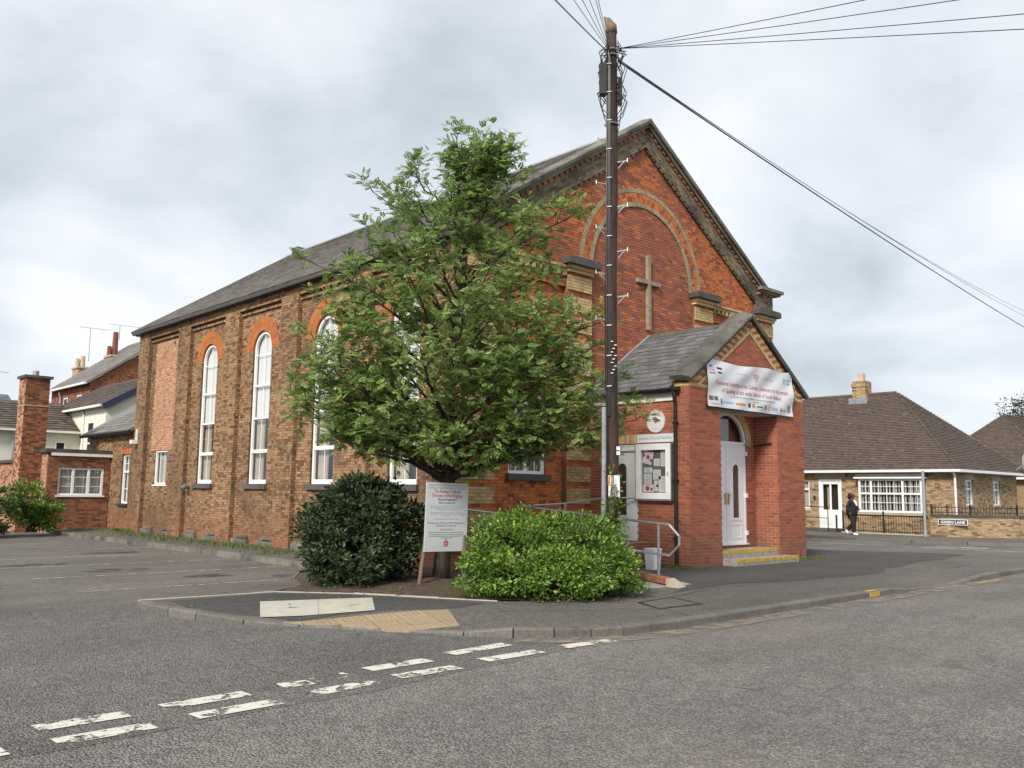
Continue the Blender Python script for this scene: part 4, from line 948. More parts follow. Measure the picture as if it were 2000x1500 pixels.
# ================================================================== THINGS ON THE PORCH
nb = thing('notice_board', (16.44, 12.75, 1.5), 'white framed glazed notice board on the porch side wall', 'notice board')
fr = FPS; u0, u1, v0, v1 = 12.27, 13.27, 1.50, 2.76
MB().ring(fr, rect(u0, u1, v0, v1), rect(u0+0.14, u1-0.14, v0+0.14, v1-0.14), 0.02, 0.10).build('frame', M['upvc'], nb)
MB().box(fr, u0-0.03, u1+0.03, v0-0.04, v0-0.002, 0.0, 0.11).box(fr, u0-0.03, u0-0.002, v0, v1, 0.0, 0.105).box(fr, u1+0.002, u1+0.02, v0, v1, 0.0, 0.105).build('case', M['galv'], nb)
MB().box(fr, u0+0.1, u1-0.1, v0+0.1, v1-0.1, 0.005, 0.02).build('felt_backing', M['cork'], nb)
mesh_obj('pane', [fr.p(u0+0.13, v0+0.13, 0.075), fr.p(u1-0.13, v0+0.13, 0.075), fr.p(u1-0.13, v1-0.13, 0.075), fr.p(u0+0.13, v1-0.13, 0.075)], [(0,1,2,3)], M['glass'], nb)
MB().box(fr, u0+0.06, u0+0.08, 2.02, 2.12, 0.10, 0.11).build('lock', M['galv'], nb)
for (a, b, c, d, rot) in ((12.42,12.60,2.24,2.60,0), (12.83,13.10,2.30,2.60,14), (12.62,12.80,2.25,2.42,0), (12.84,13.08,2.10,2.22,0), (12.60,12.82,1.94,2.17,0), (12.86,13.09,1.84,2.08,0), (12.42,12.66,1.66,2.02,0), (12.80,13.11,1.66,1.83,0), (12.68,12.79,1.68,1.92,0)):
    rr = R(rot); c_ = ((a+b)/2, (c+d)/2)
    q = [(c_[0]+(x-c_[0])*math.cos(rr)-(y-c_[1])*math.sin(rr), c_[1]+(x-c_[0])*math.sin(rr)+(y-c_[1])*math.cos(rr)) for x, y in rect(a, b, c, d)]
    pp = MB().prism(fr, q, 0.022, 0.025).build('notice', M['paper'], nb)
    lm = MB(); z = d-0.05
    while z > c+0.03: lm.box(fr, a+0.03, b-0.03-rng.random()*0.05, z-0.006, z, 0.0255, 0.0265); z -= 0.03
    if rot == 0: lm.build('print', M['ink_grey'], pp)
def disc(fr, cu, cv, r, n0, n1, k=24): return [(cu+r*math.cos(2*math.pi*i/k), cv+r*math.sin(2*math.pi*i/k)) for i in range(k)]
for (a, b, r_, m_) in ((12.96,2.46,0.05,'ink_red'), (12.87,2.38,0.036,'ink_blue'), (12.98,1.74,0.055,'ink_red'), (12.86,1.72,0.035,'ink_blue'), (13.07,2.5,0.03,'ink_red'), (12.70,1.80,0.03,'ink_black')):
    MB().prism(fr, disc(fr, a, b, r_, 0, 0), 0.027, 0.029).build('print', M[m_], nb)
hp = thing('header_plate', (16.44, 12.75, 2.8), 'small white plate lettered Catholic Church Notices above the board', 'sign')
MB().box(fr, 12.24, 13.29, 2.80, 2.99, 0.0, 0.02).build('plate', M['sign_white'], hp)
FPS_T = Frame((16.46, 0, 0), (0,-1,0), (0,0,1), (-1,0,0))         # reading direction on the porch side
text(hp, 'Catholic Church Notices', FPS_T, -12.765, 2.865, 0.0215, 0.10, M['ink_grey'], 0.94)
pq = thing('round_plaque', (16.44, 12.74, 3.28), 'round white plaque with red shield emblem on porch side wall', 'plaque')
MB().prism(FPS, disc(fr, 12.74, 3.28, 0.265, 0, 0, 36), 0.0, 0.02).build('disc', M['sign_white'], pq)
MB().ring(FPS, disc(fr, 12.74, 3.28, 0.262, 0, 0, 36), disc(fr, 12.74, 3.28, 0.250, 0, 0, 36), 0.0205, 0.023).build('rim', M['ink_pink'], pq)
def shield(fr, cu, cv, w_, h_): return [(cu-w_, cv+h_), (cu+w_, cv+h_), (cu+w_, cv-0.1*h_), (cu+0.6*w_, cv-0.65*h_), (cu, cv-h_), (cu-0.6*w_, cv-0.65*h_), (cu-w_, cv-0.1*h_)]
def crest(parent, fr, cu, cv, s, n):
    MB().prism(fr, shield(fr, cu, cv, 0.40*s, 0.42*s), n, n+0.001).build('shield', M['ink_red'], parent)
    x = MB(); x.box(fr, cu-0.04*s, cu+0.04*s, cv-0.3*s, cv+0.25*s, n+0.0012, n+0.002).box(fr, cu-0.22*s, cu-0.045*s, cv+0.05*s, cv+0.13*s, n+0.0012, n+0.002).box(fr, cu+0.045*s, cu+0.22*s, cv+0.05*s, cv+0.13*s, n+0.0012, n+0.002)
    x.build('shield_cross', M['sign_white'], parent)
    x = MB(); x.prism(fr, [(cu-0.18*s, cv+0.48*s), (cu+0.18*s, cv+0.48*s), (cu+0.24*s, cv+0.62*s), (cu, cv+0.72*s), (cu-0.24*s, cv+0.62*s)], n, n+0.001)
    x.box(fr, cu-0.03*s, cu+0.03*s, cv+0.72*s, cv+0.95*s, n, n+0.001).box(fr, cu-0.10*s, cu+0.10*s, cv+0.80*s, cv+0.86*s, n+0.0012, n+0.002)
    for sg in (-1, 1):
        for q in range(3): x.prism(fr, [(cu+sg*(0.5+0.10*q)*s, cv+(0.30-0.28*q)*s), (cu+sg*(0.62+0.10*q)*s, cv+(0.36-0.28*q)*s), (cu+sg*(0.56+0.12*q)*s, cv+(0.16-0.28*q)*s)][::sg], n, n+0.001)
    x.build('mitre_and_tassels', M['ink_grey'], parent)
crest(pq, FPS_T, -12.74, 3.29, 0.14, 0.0205)
text(pq, 'THE ROMAN CATHOLIC', FPS_T, -12.74, 3.44, 0.0205, 0.035, M['ink_pink'], 0.30)
text(pq, 'DIOCESE OF NOTTINGHAM', FPS_T, -12.74, 3.095, 0.0205, 0.032, M['ink_grey'], 0.27)

# banner: a slack sheet of vinyl laced to a thin backing
bn = thing('banner', (19.0, 11.78, 3.63), 'wide white creased vinyl banner hung across the porch gable', 'banner')
BU0, BU1, BV0, BV1 = 17.08, 20.84, 3.63, 4.76
def bsurf(s, t):
    u = BU0 + (BU1-BU0)*s; v = BV0 + (BV1-BV0)*t
    sag = -0.07*t**3*(math.sin(math.pi*s/0.69)**2 if s < 0.69 else 0.5*math.sin(math.pi*(s-0.69)/0.31)**2)
    n = 0.075 + 0.022*math.sin(9*s+5*t+1.5*math.sin(4*t)) *(0.3+t) + 0.012*math.sin(26*s-11*t) + 0.016*math.sin(5*s-8*t)
    return FP.p(u, v+sag, n)
NU, NV = 84, 28
P = [bsurf(i/NU, j/NV) for j in range(NV+1) for i in range(NU+1)]
P = P + [p + np.array([0, 0.006, 0]) for p in P]; K = (NU+1)*(NV+1)
F = [(j*(NU+1)+i, j*(NU+1)+i+1, (j+1)*(NU+1)+i+1, (j+1)*(NU+1)+i) for j in range(NV) for i in range(NU)]
F += [tuple(K+q for q in f[::-1]) for f in F]
mesh_obj('vinyl_sheet', P, F, M['banner'], bn, smooth=True)
MB().box(FP, BU0+0.01, BU1+0.02, BV0-0.03, BV0+0.05, 0.002, 0.02).box(FP, 18.2, 18.85, 4.58, 4.63, 0.002, 0.03).build('batten', M['black'], bn)
class BannerFrame:
    """lays print on the slack sheet"""
    def __init__(s): s.flip = False
    def map(s, P2, lift=0.004):
        o = []
        for a, b in P2:
            p = bsurf((a-BU0)/(BU1-BU0), (b-BV0)/(BV1-BV0)); o.append(p + np.array([0, -lift, 0]))
        return o
BF = BannerFrame()
def btext(body, u, v, size, mat, width, shear=0.0):
    flat = Frame((0,0,0), (1,0,0), (0,1,0), (0,0,1)); o = text(bn, body, flat, u, v, 0, size, mat, width, 'CENTER', shear)
    co = BF.map([(x.co.x, x.co.y) for x in o.data.vertices], 0.005)
    for x, c in zip(o.data.vertices, co): x.co = c
def bpatch(u0, u1, v0, v1, mat, k=6, lift=0.004):
    pts = [(u0+(u1-u0)*i/k, v0+(v1-v0)*j/k) for j in range(k+1) for i in range(k+1)]
    mesh_obj('print', BF.map(pts, lift), [(j*(k+1)+i, j*(k+1)+i+1, (j+1)*(k+1)+i+1, (j+1)*(k+1)+i) for j in range(k) for i in range(k)], mat, bn)
btext('A pastoral initiative of the Catholic Community for the people', 18.98, 4.17, 0.155, M['ink_red'], 3.20, 0.3)
btext('of Spalding & the wider district of South Holland', 18.95, 4.00, 0.15, M['ink_red'], 2.60, 0.3)
for a, b, c in ((18.05,19.95,3.915), (18.95,19.25,3.85)):
    u = a
    while u < b: wv = rng.uniform(0.05, 0.14); bpatch(u, min(u+wv, b), c, c+0.022, M['ink_grey'], 2); u += wv+0.03
btext('Caring', 18.4, 4.50, 0.06, M['ink_pink'], 0.42, 0.3); btext('Sharing', 19.72, 4.47, 0.06, M['ink_pink'], 0.42, 0.3)
bpatch(19.0, 19.22, 4.46, 4.56, M['ink_pink']); bpatch(19.06, 19.16, 4.38, 4.45, M['ink_pink'])
bpatch(17.18, 17.30, 4.56, 4.60, M['ink_blue']); bpatch(17.22, 17.38, 4.47, 4.50, M['ink_pink']); bpatch(17.17, 17.38, 4.40, 4.425, M['ink_blue']); bpatch(17.33, 17.38, 4.42, 4.56, M['ink_pink'])
bpatch(17.46, 17.64, 4.53, 4.58, M['ink_black']); bpatch(17.47, 17.63, 4.43, 4.47, M['ink_black'])
bpatch(20.40, 20.50, 4.44, 4.60, M['ink_sky']); bpatch(20.53, 20.76, 4.53, 4.57, M['ink_sky']); bpatch(20.58, 20.70, 4.44, 4.48, M['ink_grey'])
bpatch(17.13, 17.30, 3.78, 3.88, M['ink_green']); bpatch(17.20, 17.28, 3.79, 3.87, M['ink_red'], lift=0.007); bpatch(17.33, 17.47, 3.78, 3.88, M['ink_green'])
btext('CAFOD', 17.33, 3.685, 0.05, M['ink_red'], 0.30)
bpatch(17.56, 17.63, 3.70, 3.83, M['ink_blue']); bpatch(17.68, 18.10, 3.745, 3.795, M['ink_sky']); bpatch(18.20, 18.62, 3.74, 3.79, M['ink_orange'])
for a, m_ in ((18.74,'ink_black'), (18.92,'ink_orange'), (19.42,'ink_grey'), (19.63,'ink_yellow')): bpatch(a, a+0.10, 3.72, 3.82, M[m_])
bpatch(19.08, 19.34, 3.745, 3.775, M['ink_green']); bpatch(19.80, 20.06, 3.72, 3.80, M['ink_sky']); bpatch(20.18, 20.24, 3.70, 3.80, M['ink_red']); bpatch(20.28, 20.48, 3.74, 3.77, M['ink_grey']); bpatch(20.56, 20.74, 3.72, 3.90, M['ink_grey'])

# ================================================================== ACCESS RAMP
rp = thing('access_ramp', (12.7, 12.5, 0), 'brick sided wheelchair ramp with galvanised tube handrails up to the side door', 'ramp')
def hz(y): return 0.02 + 0.36*min(1, max(0, (y-9.8)/3.9))
dk = MB()
dk.poly([(11.85,9.7,0.005), (13.55,9.7,0.005), (13.55,13.6,0.37), (11.85,13.6,0.37), (11.85,9.7,-0.1), (13.55,9.7,-0.1), (13.55,13.6,-0.1), (11.85,13.6,-0.1)], [(0,1,2,3), (0,4,5,1), (1,5,6,2), (3,7,4,0)])
dk.w(11.85, 12.29, 13.6, 15.6, -0.1, 0.37).w(12.29, 13.55, 13.6, 14.76, -0.1, 0.371)
dk.poly([(13.55,12.9,0.37), (15.0,12.9,0.50), (15.0,14.77,0.50), (13.55,14.77,0.37), (13.55,12.9,-0.1), (15.0,12.9,-0.1)], [(0,1,2,3), (4,5,1,0)]); dk.w(15.0, 16.44, 12.9, 14.77, -0.1, 0.50)
dk.build('deck', M['concrete'], rp)
RW = Bricks()
FA = Frame((11.75, 0, 0), (0,1,0), (0,0,1), (-1,0,0)); FB = Frame((13.62, 0, 0), (0,1,0), (0,0,1), (-1,0,0)); FC = Frame((0, 12.82, 0), (1,0,0), (0,0,1), (0,-1,0))
RW.layer(FA, -0.075, 0.45, lambda v: [(max(9.9, 9.8+(v-0.02)/0.36*3.9), 15.7)], 'brick_porch', 0.0, 0.1, 'stretcher')
RW.layer(FC, -0.075, 0.525, [(13.75, 16.45)], 'brick_porch', 0.0, 0.1, 'stretcher')
RW.build(rp, 'mortar_light', 'retaining_wall')
def capping(xa, xb, y0, y1, extra=0.10):
    y = y0
    while y < y1:
        z = hz(y) + extra; z2 = hz(y+0.075) + extra
        mesh_obj('coping_brick', [(xa, y+0.004, z-0.10), (xb, y+0.004, z-0.10), (xb, y+0.071, z2-0.10), (xa, y+0.071, z2-0.10), (xa, y+0.004, z), (xb, y+0.004, z), (xb, y+0.071, z2), (xa, y+0.071, z2)], [(4,5,6,7), (0,4,7,3), (1,2,6,5), (0,1,5,4), (2,3,7,6)], M['brick_porch'], rp); y += 0.075
capping(11.70, 11.92, 10.3, 15.6); capping(12.86, 13.08, 9.75, 10.45, 0.12)
mesh_obj('end_stone', [(12.80,9.45,-0.02), (13.06,9.45,-0.02), (13.10,9.745,-0.02), (12.82,9.745,-0.02), (12.84,9.50,0.05), (13.02,9.50,0.05), (13.08,9.745,0.14), (12.84,9.745,0.14)], [(4,5,6,7), (0,1,5,4), (1,2,6,5), (3,0,4,7), (2,3,7,6)], M['stone_pale'], rp)
MB().w(12.90, 13.05, 10.45, 12.7, -0.05, 0.13).build('side_kerb', M['brick_porch'], rp)
def rail(X, ytop, ztop, ybot, zbot, posts, low=0.56):
    mb = MB(); r_ = 0.024
    d = [(X, ytop, ztop), (X, ybot, zbot), (X, ybot-0.22, zbot-0.20), (X, ybot-0.22, zbot-0.36), (X, ybot, zbot-low), (X, ytop, ztop-low)]
    for a, b in zip(d[:-1], d[1:]): mb.tube([a, b], r_, 8)
    mb.tube([d[0], (X, ytop, 0.2)], r_, 8)
    for y in posts: 
        q = (y-ybot)/(ytop-ybot); z = zbot + (ztop-zbot)*q; mb.tube([(X, y, z), (X, y, -0.02)], r_, 8)
    return mb
rail(13.42, 14.05, 1.31, 10.10, 1.05, (10.35, 11.7, 13.0)).build('handrail', M['galv'], rp)
rail(11.9, 15.5, 1.33, 10.06, 1.01, (10.35, 11.9, 13.6)).build('handrail', M['galv'], rp)
h3 = MB()
h3.tube([(13.42,14.08,1.31), (14.85,14.1,1.37), (16.1,14.1,1.50)], 0.024, 8).tube([(16.1,14.1,1.50), (16.42,13.32,1.52)], 0.024, 8).tube([(13.42,14.08,0.78), (14.85,14.1,0.84), (16.1,14.1,0.97)], 0.024, 8)
for x_ in (14.84, 16.1): h3.tube([(x_,14.1,1.38), (x_,14.1,0.3)], 0.024, 8)
h3.build('handrail', M['galv'], rp)
bi = thing('plastic_bin', (15.55, 12.15, 0), 'small white plastic bin standing against the porch wall', 'bin')
MB().poly([(15.43,12.03,0), (15.65,12.03,0), (15.65,12.25,0), (15.43,12.25,0), (15.41,12.01,0.42), (15.67,12.01,0.42), (15.67,12.27,0.42), (15.41,12.27,0.42)], [(0,1,5,4), (1,2,6,5), (2,3,7,6), (3,0,4,7), (3,2,1,0)]).build('body', M['upvc'], bi)
MB().prism(Frame((15.54,12.14,0.42), (1,0,0), (0,1,0), (0,0,1)), rect(-0.14, 0.14, -0.14, 0.14), 0, 0.03).build('lid', M['upvc'], bi)
ws = MB(); 
def rock(c, r, seed, mat, name, label):
    g = random.Random(seed); bm = bmesh.new(); bmesh.ops.create_icosphere(bm, subdivisions=2, radius=1)
    for v in bm.verts: k_ = 1+g.uniform(-0.15, 0.15); v.co = Vector((v.co.x*r[0]*k_, v.co.y*r[1]*k_, v.co.z*r[2]*k_)) + Vector(c)
    me = bpy.data.meshes.new(name); bm.to_mesh(me); bm.free(); me.materials.append(M[mat]); o = bpy.data.objects.new(name, me); link(o); return tag(o, label, 'stone')
rock((10.75,12.3,0.12), (0.16,0.09,0.08), 3, 'white_stone', 'garden_stone', 'whitish stone lying in the bed right of the tree trunk')

# ================================================================== PARKING SIGN
ps = thing('parking_sign', (9.65, 12.0, 0), 'white private parking notice on two timber posts in front of the tree', 'sign')
FG = Frame((9.22, 12.0, 0.60), (0.9995, 0.02, -0.018), (0.02, 0, 0.9998), (0, -1, 0))
MB().box(FG, 0, 0.94, 0, 1.16, 0, 0.012).build('panel', M['sign_white'], ps)
for (a, b) in (((9.12,11.98,-0.02), (9.30,12.05,0.85)), ((10.03,11.9,-0.02), (10.12,12.03,0.85))): MB().tube([a, b], 0.035, 8).build('post', M['wood_post'], ps)
for (x_, z_) in ((0.14,1.10), (0.80,1.10), (0.05,0.98), (0.90,0.96), (0.03,0.55), (0.91,0.55), (0.03,0.05), (0.90,0.05)): MB().prism(FG, disc(FG, x_, z_, 0.008, 0, 0, 8), 0.012, 0.015).build('screw', M['galv'], ps)
g = MB()
for z_ in (1.125, 1.105, 1.075, 1.06): g.box(FG, 0.05, 0.90, z_, z_+0.004, 0.0125, 0.0135)
g.build('rule', M['ink_grey'], ps)
text(ps, 'The Roman Catholic', FG, 0.47, 0.985, 0.0135, 0.085, M['ink_red'], 0.60, bold=0.008)
text(ps, 'Diocese of Nottingham', FG, 0.47, 0.915, 0.0135, 0.085, M['ink_red'], 0.68, bold=0.008)
text(ps, 'PRIVATE PARKING', FG, 0.47, 0.85, 0.0135, 0.06, M['ink_black'], 0.42, bold=0.008)
text(ps, 'PERMIT HOLDERS ONLY', FG, 0.47, 0.80, 0.0135, 0.045, M['ink_black'], 0.38)
for z_, s_, w_ in ((0.755,'Church Hall is reserved for the sole use of those of',0.78), (0.725,'church business attending services or a function in',0.76), (0.695,"St Norbert's Community Hall",0.46), (0.645,'All vehicles parked here must display a valid permit',0.74), (0.615,'Failure to do so may result in a penalty charge being',0.78), (0.585,'served',0.10), (0.535,'Permits available at the Parish Office',0.54)): text(ps, s_, FG, 0.47, z_, 0.0135, 0.026, M['ink_grey'], w_)
text(ps, 'Please note: 24 hour CCTV filming is in', FG, 0.47, 0.465, 0.0135, 0.042, M['ink_black'], 0.82)
text(ps, 'operation on this site.', FG, 0.47, 0.42, 0.0135, 0.042, M['ink_black'], 0.44)
text(ps, 'POLICE NOTICE', FG, 0.47, 0.355, 0.0135, 0.036, M['ink_black'], 0.28)
for z_, w_ in ((0.315,0.80), (0.28,0.76), (0.25,0.74), (0.22,0.22)):
    g = MB(); u = 0.47-w_/2
    while u < 0.47+w_/2-0.02: wv = rng.uniform(0.02, 0.07); g.box(FG, u, u+wv, z_, z_+0.012, 0.0125, 0.0135); u += wv+0.012
    g.build('small_print', M['ink_grey'], ps)
crest(ps, FG, 0.47, 0.12, 0.12, 0.0125)

# ================================================================== TELEGRAPH POLE AND CABLES
PXY = (11.45, 9.80)
tp = thing('telegraph_pole', (PXY[0], PXY[1], 0), 'tall dark wooden telegraph pole rising from the bright green shrub', 'telegraph pole')
PT = 9.75
pm = MB(); pm.tube([(PXY[0]+0.02*math.sin(z), PXY[1], z) for z in np.linspace(-0.1, PT, 24)], 0.113, 20, r1=0.093); pm.build('shaft', M['pole'], tp, smooth=True)
MB().tube([(PXY[0], PXY[1], PT), (PXY[0]-0.01, PXY[1], PT+0.12), (PXY[0]-0.06, PXY[1]+0.04, PT+0.24), (PXY[0]-0.11, PXY[1]+0.08, PT+0.30)], [0.105, 0.10, 0.06, 0.015], 14).build('weathered_top', M['pole_top'], tp, smooth=True)
rtv = np.array([rt.x, rt.y, 0]); fwv = np.array([math.cos(YAW), math.sin(YAW), 0]); PC3 = np.array([PXY[0], PXY[1], 0])
def pp(s, d, z): return PC3 + rtv*s - fwv*d + np.array([0, 0, z])      # s: across, d: towards the road
cd = MB(); cd.tube([pp(-0.135, 0.06, 0), pp(-0.135, 0.06, 3.05)], 0.048, 10); cd.build('conduit', M['galv'], tp)
cv_ = MB(); 
for s_ in (-0.055, -0.04, -0.07): cv_.tube([pp(s_, 0.118, 2.9), pp(s_, 0.113, 6.0), pp(s_+0.005, 0.106, 9.4)], 0.009, 6)
cv_.tube([pp(-0.09, 0.09, 0.2), pp(-0.09, 0.09, 9.0)], 0.014, 6); cv_.build('pole_cable', M['black'], tp)
for z in [x * 0.52 + 3.4 for x in range(12)]: MB().tube([pp(-0.095, 0.12, z), pp(-0.015, 0.13, z+0.006)], 0.009, 6).build('cable_clip', M['porcelain'], tp)
for i in range(10): MB().tube([pp(-0.03+0.03*(i % 3), 0.13, 3.62+0.06*i), pp(0.01+0.03*(i % 3), 0.135, 3.62+0.06*i)], 0.009, 6).build('cable_clip', M['porcelain'], tp)
for i in range(9):
    z = 4.55+0.40*i; sd = 1 if i % 2 else -1
    MB().tube([pp(sd*0.09, 0.03, z), pp(sd*0.27, 0.05, z+0.03)], 0.010, 6).tube([pp(sd*0.268, 0.05, z+0.0), pp(sd*0.272, 0.05, z+0.07)], 0.013, 6).tube([pp(sd*0.11, 0.03, z-0.11), pp(sd*0.22, 0.045, z+0.015)], 0.007, 6).build('step_iron', M['galv'], tp)
bx = MB(); bx.box(Frame(pp(-0.16, 0.05, 8.85), rtv, (0,0,1), -fwv), -0.06, 0.06, -0.28, 0.28, -0.08, 0.08); bx.build('junction_box', M['black'], tp)
bx = MB(); bx.box(Frame(pp(0.14, 0.03, 8.65), rtv, (0,0,1), -fwv), -0.03, 0.04, -0.25, 0.25, -0.05, 0.05); bx.build('junction_box', M['black'], tp)
lw = MB(); g_ = random.Random(5)
for i in range(38):
    sd = -1 if g_.random() < 0.6 else 1; z0 = g_.uniform(8.5, 9.55); L = g_.uniform(0.15, 0.7); o_ = g_.uniform(0.05, 0.16)
    lw.tube([pp(sd*0.09, g_.uniform(-0.02, 0.13), z0), pp(sd*(0.11+o_), g_.uniform(0, 0.14), z0-L*0.4), pp(sd*(0.10+o_*0.6), g_.uniform(0, 0.12), z0-L*0.8), pp(sd*0.10, g_.uniform(0, 0.1), z0-L)], 0.008, 5)
lw.build('loose_wiring', M['black'], tp)
bd = MB()
for z in (9.42, 9.32, 8.05): bd.tube([pp(0.118*math.cos(a), 0.118*math.sin(a), z) for a in np.linspace(0, 2*math.pi, 17)], 0.012, 5)
bd.build('metal_band', M['galv'], tp)
MB().tube([pp(0.1, 0.03, 9.42), pp(0.26, 0.03, 9.41)], 0.018, 6).build('cable_bracket', M['galv'], tp)
MB().box(Frame(pp(0.02, 0.135, 1.75), rtv, (0,0,1), -fwv), -0.09, 0.10, -0.20, 0.16, -0.004, 0.004).build('notice_card', M['paper'], tp)
MB().box(Frame(pp(-0.06, 0.141, 1.83), rtv, (0,0,1), -fwv), -0.02, 0.02, -0.09, 0.07, -0.003, 0.003).build('orange_tag', M['ink_orange'], tp)
for i, z in enumerate((2.28, 2.36)): MB().box(Frame(pp(0.10, 0.09, z), rtv, (0,0,1), -fwv), -0.03, 0.03, -0.03, 0.03, -0.003, 0.003).build('number_plate', M['paper'], tp)
def cable(pts, r_, label, grp=None):
    A, B_ = np.array(pts[0]), np.array(pts[1]); sag = pts[2]
    P = [A + (B_-A)*t - np.array([0, 0, sag*4*t*(1-t)]) for t in np.linspace(0, 1, 28)]
    o = MB().tube(P, r_, 6).build('overhead_cable', M['black'], None); tag(o, label, 'cable', grp)
def far(px, py, dist):
    """world point seen at a pixel of the photograph, a given way off"""
    d = fw*FPX + rt2*(px-1000) + up2*(750-py); d.normalize(); return np.array([0, 0, 1.6]) + np.array(d)*dist
top = pp(0.1, 0.03, 9.45)
for i, (px, py) in enumerate(((1650,0), (1815,0), (2010,18), (2010,48))):
    e_ = far(px, py, 13.0); d = e_-top; cable((top, top+d*3.0, 0.06), 0.006, ('uppermost', 'second highest', 'third highest', 'lowest')[i]+' of four thin wires running right from the pole top', 'thin wires right')
for i, (px, py) in enumerate(((2010,645), (2010,622), (2010,612))):
    e_ = far(px, py, 45.0); s0 = pp(0.11, 0.03, 9.22 + 0.02*i); cable((s0, e_, 0.12 + 0.1*i), 0.016 if i == 0 else 0.007, ('thick lashed cable sloping down right past the gable', 'upper thin wire beside the thick sloping cable', 'topmost thin wire sloping down right past the gable')[i], 'cables down right')
for i, (px, py) in enumerate(((1086,-5), (1122,-5), (1138,-5), (1152,-5), (1164,-5), (1169,-5))):
    e_ = far(px, py, 12.5); t0 = pp(-0.08+0.03*(i > 0), 0.05, 9.38+0.02*i); d = e_-t0; cable((t0, t0+d*3.0, 0.05), 0.010 if i == 0 else 0.005, 'thicker cable running up left from the pole head' if i == 0 else ('second', 'third', 'fourth', 'fifth', 'rightmost')[i-1]+' of the wires fanning up left from the pole', 'wires up left')

# ================================================================== VEGETATION
def leaf_cloud(name, C_, D_, Up_, template, tfaces, scale, mat, parent, kind=None):
    """C_ centres, D_ leaf directions, Up_ leaf normals (N x 3); template verts are (along, across, up)"""
    C_ = np.asarray(C_, float); D_ = np.asarray(D_, float); Up_ = np.asarray(Up_, float); scale = np.asarray(scale, float)
    D_ /= np.linalg.norm(D_, axis=1, keepdims=True) + 1e-9
    S_ = np.cross(Up_, D_); S_ /= np.linalg.norm(S_, axis=1, keepdims=True) + 1e-9
    U_ = np.cross(D_, S_); T = np.array(template, float); n = len(C_); m = len(T)
    V = C_[:, None] + scale[:, None, None]*(T[None, :, 0:1]*D_[:, None] + T[None, :, 1:2]*S_[:, None] + T[None, :, 2:3]*U_[:, None])
    F = []
    for f in tfaces: F.append(np.array(f)[None] + (np.arange(n)*m)[:, None])
    faces = np.concatenate([x for x in F]).tolist() if len({len(f) for f in tfaces}) == 1 else [q for x in F for q in x.tolist()]
    return mesh_obj(name, V.reshape(-1, 3), faces, mat, parent, kind=kind)
def pinnate(pairs=5):
    T = []; F = []
    def leaflet(bx, by, ang, L, W_, dz):
        k = len(T); c, s_ = math.cos(ang), math.sin(ang)
        for a, b, z in ((0, 0, 0), (0.45*L, W_, -0.02), (L, 0, -0.07), (0.45*L, -W_, -0.02)): T.append((bx + a*c - b*s_, by + a*s_ + b*c, dz + z))
        F.append((k, k+1, k+2, k+3))
    for i in range(pairs):
        x = 0.22 + 0.16*i; dz = -0.10*(x**2)
        for sg in (1, -1): leaflet(x, 0, sg*R(58), 0.37-0.018*abs(i-2), 0.105, dz)
    leaflet(0.98, 0, 0, 0.36, 0.11, -0.11)
    return T, F
def unit_rand(n):
    a = npr.normal(size=(n, 3)); return a/np.linalg.norm(a, axis=1, keepdims=True)

# ---- rowan tree
TB = np.array([10.0, 12.5, 0.05])
tr = thing('rowan_tree', tuple(TB), 'leafy rowan tree in bud standing in the bed before the church corner', 'tree')
ENV = [(2.0,1.5,1.6), (2.25,2.0,2.0), (2.6,2.5,2.8), (3.1,2.75,3.0), (3.65,3.0,2.9), (4.2,2.9,2.7), (4.9,2.45,2.6), (5.6,2.4,2.1), (6.1,1.9,2.2), (6.5,1.35,2.1), (6.9,1.05,1.2), (7.3,0.6,1.05), (7.8,0.3,0.7), (8.1,0.1,0.45)]
def env(z, az):
    for (z0, l0, r0), (z1, l1, r1) in zip(ENV[:-1], ENV[1:]):
        if z <= z1: k_ = max(0, (z-z0)/(z1-z0)); l = l0+(l1-l0)*k_; r_ = r0+(r1-r0)*k_; break
    else: l, r_ = 0.1, 0.4
    d = math.cos(az)*rt.x + math.sin(az)*rt.y           # +1: right in the photo, -1: left
    l = max(0.08, l-0.42); r_ = max(0.08, r_-0.12)
    base = 0.5*(l+r_)*0.92
    return base + (r_-base)*max(0, d)**1.5 + (l-base)*max(0, -d)**1.5
tg = random.Random(21); wood = MB(); tw = MB()
def lean(z): return rtv*0.42*max(0, z/8.0)**1.6
trunk = [TB + lean(z) + np.array([0.03*math.sin(z*1.3), 0.03*math.cos(z*1.7)-0.03, z-0.1]) for z in np.linspace(0, 7.8, 22)]
def trunk_at(z):
    k_ = min(max((z+0.05)/7.8*21, 0), 20.999); i = int(k_); return trunk[i] + (trunk[i+1]-trunk[i])*(k_-i)
tk = MB(); tk.tube(trunk, [0.185, 0.15, 0.14, 0.135, 0.13, 0.125] + list(np.linspace(0.105, 0.012, 16)), 14); tk.build('trunk', M['bark'], tr, smooth=True)
LC, LD, LU, LS = [], [], [], []; BC = []
def inside_church(p): return (p[0] > 12.15 and p[1] > 14.6) 
def curve(p0, p1, lift, n, wob):
    P = []; 
    for i in range(n+1):
        t = i/n; p = p0 + (p1-p0)*t; p = p + np.array([0, 0, lift*math.sin(math.pi*t)]) + np.array([tg.gauss(0, wob), tg.gauss(0, wob), tg.gauss(0, wob)])*(0 < i < n)*1.0
        P.append(p)
    return P
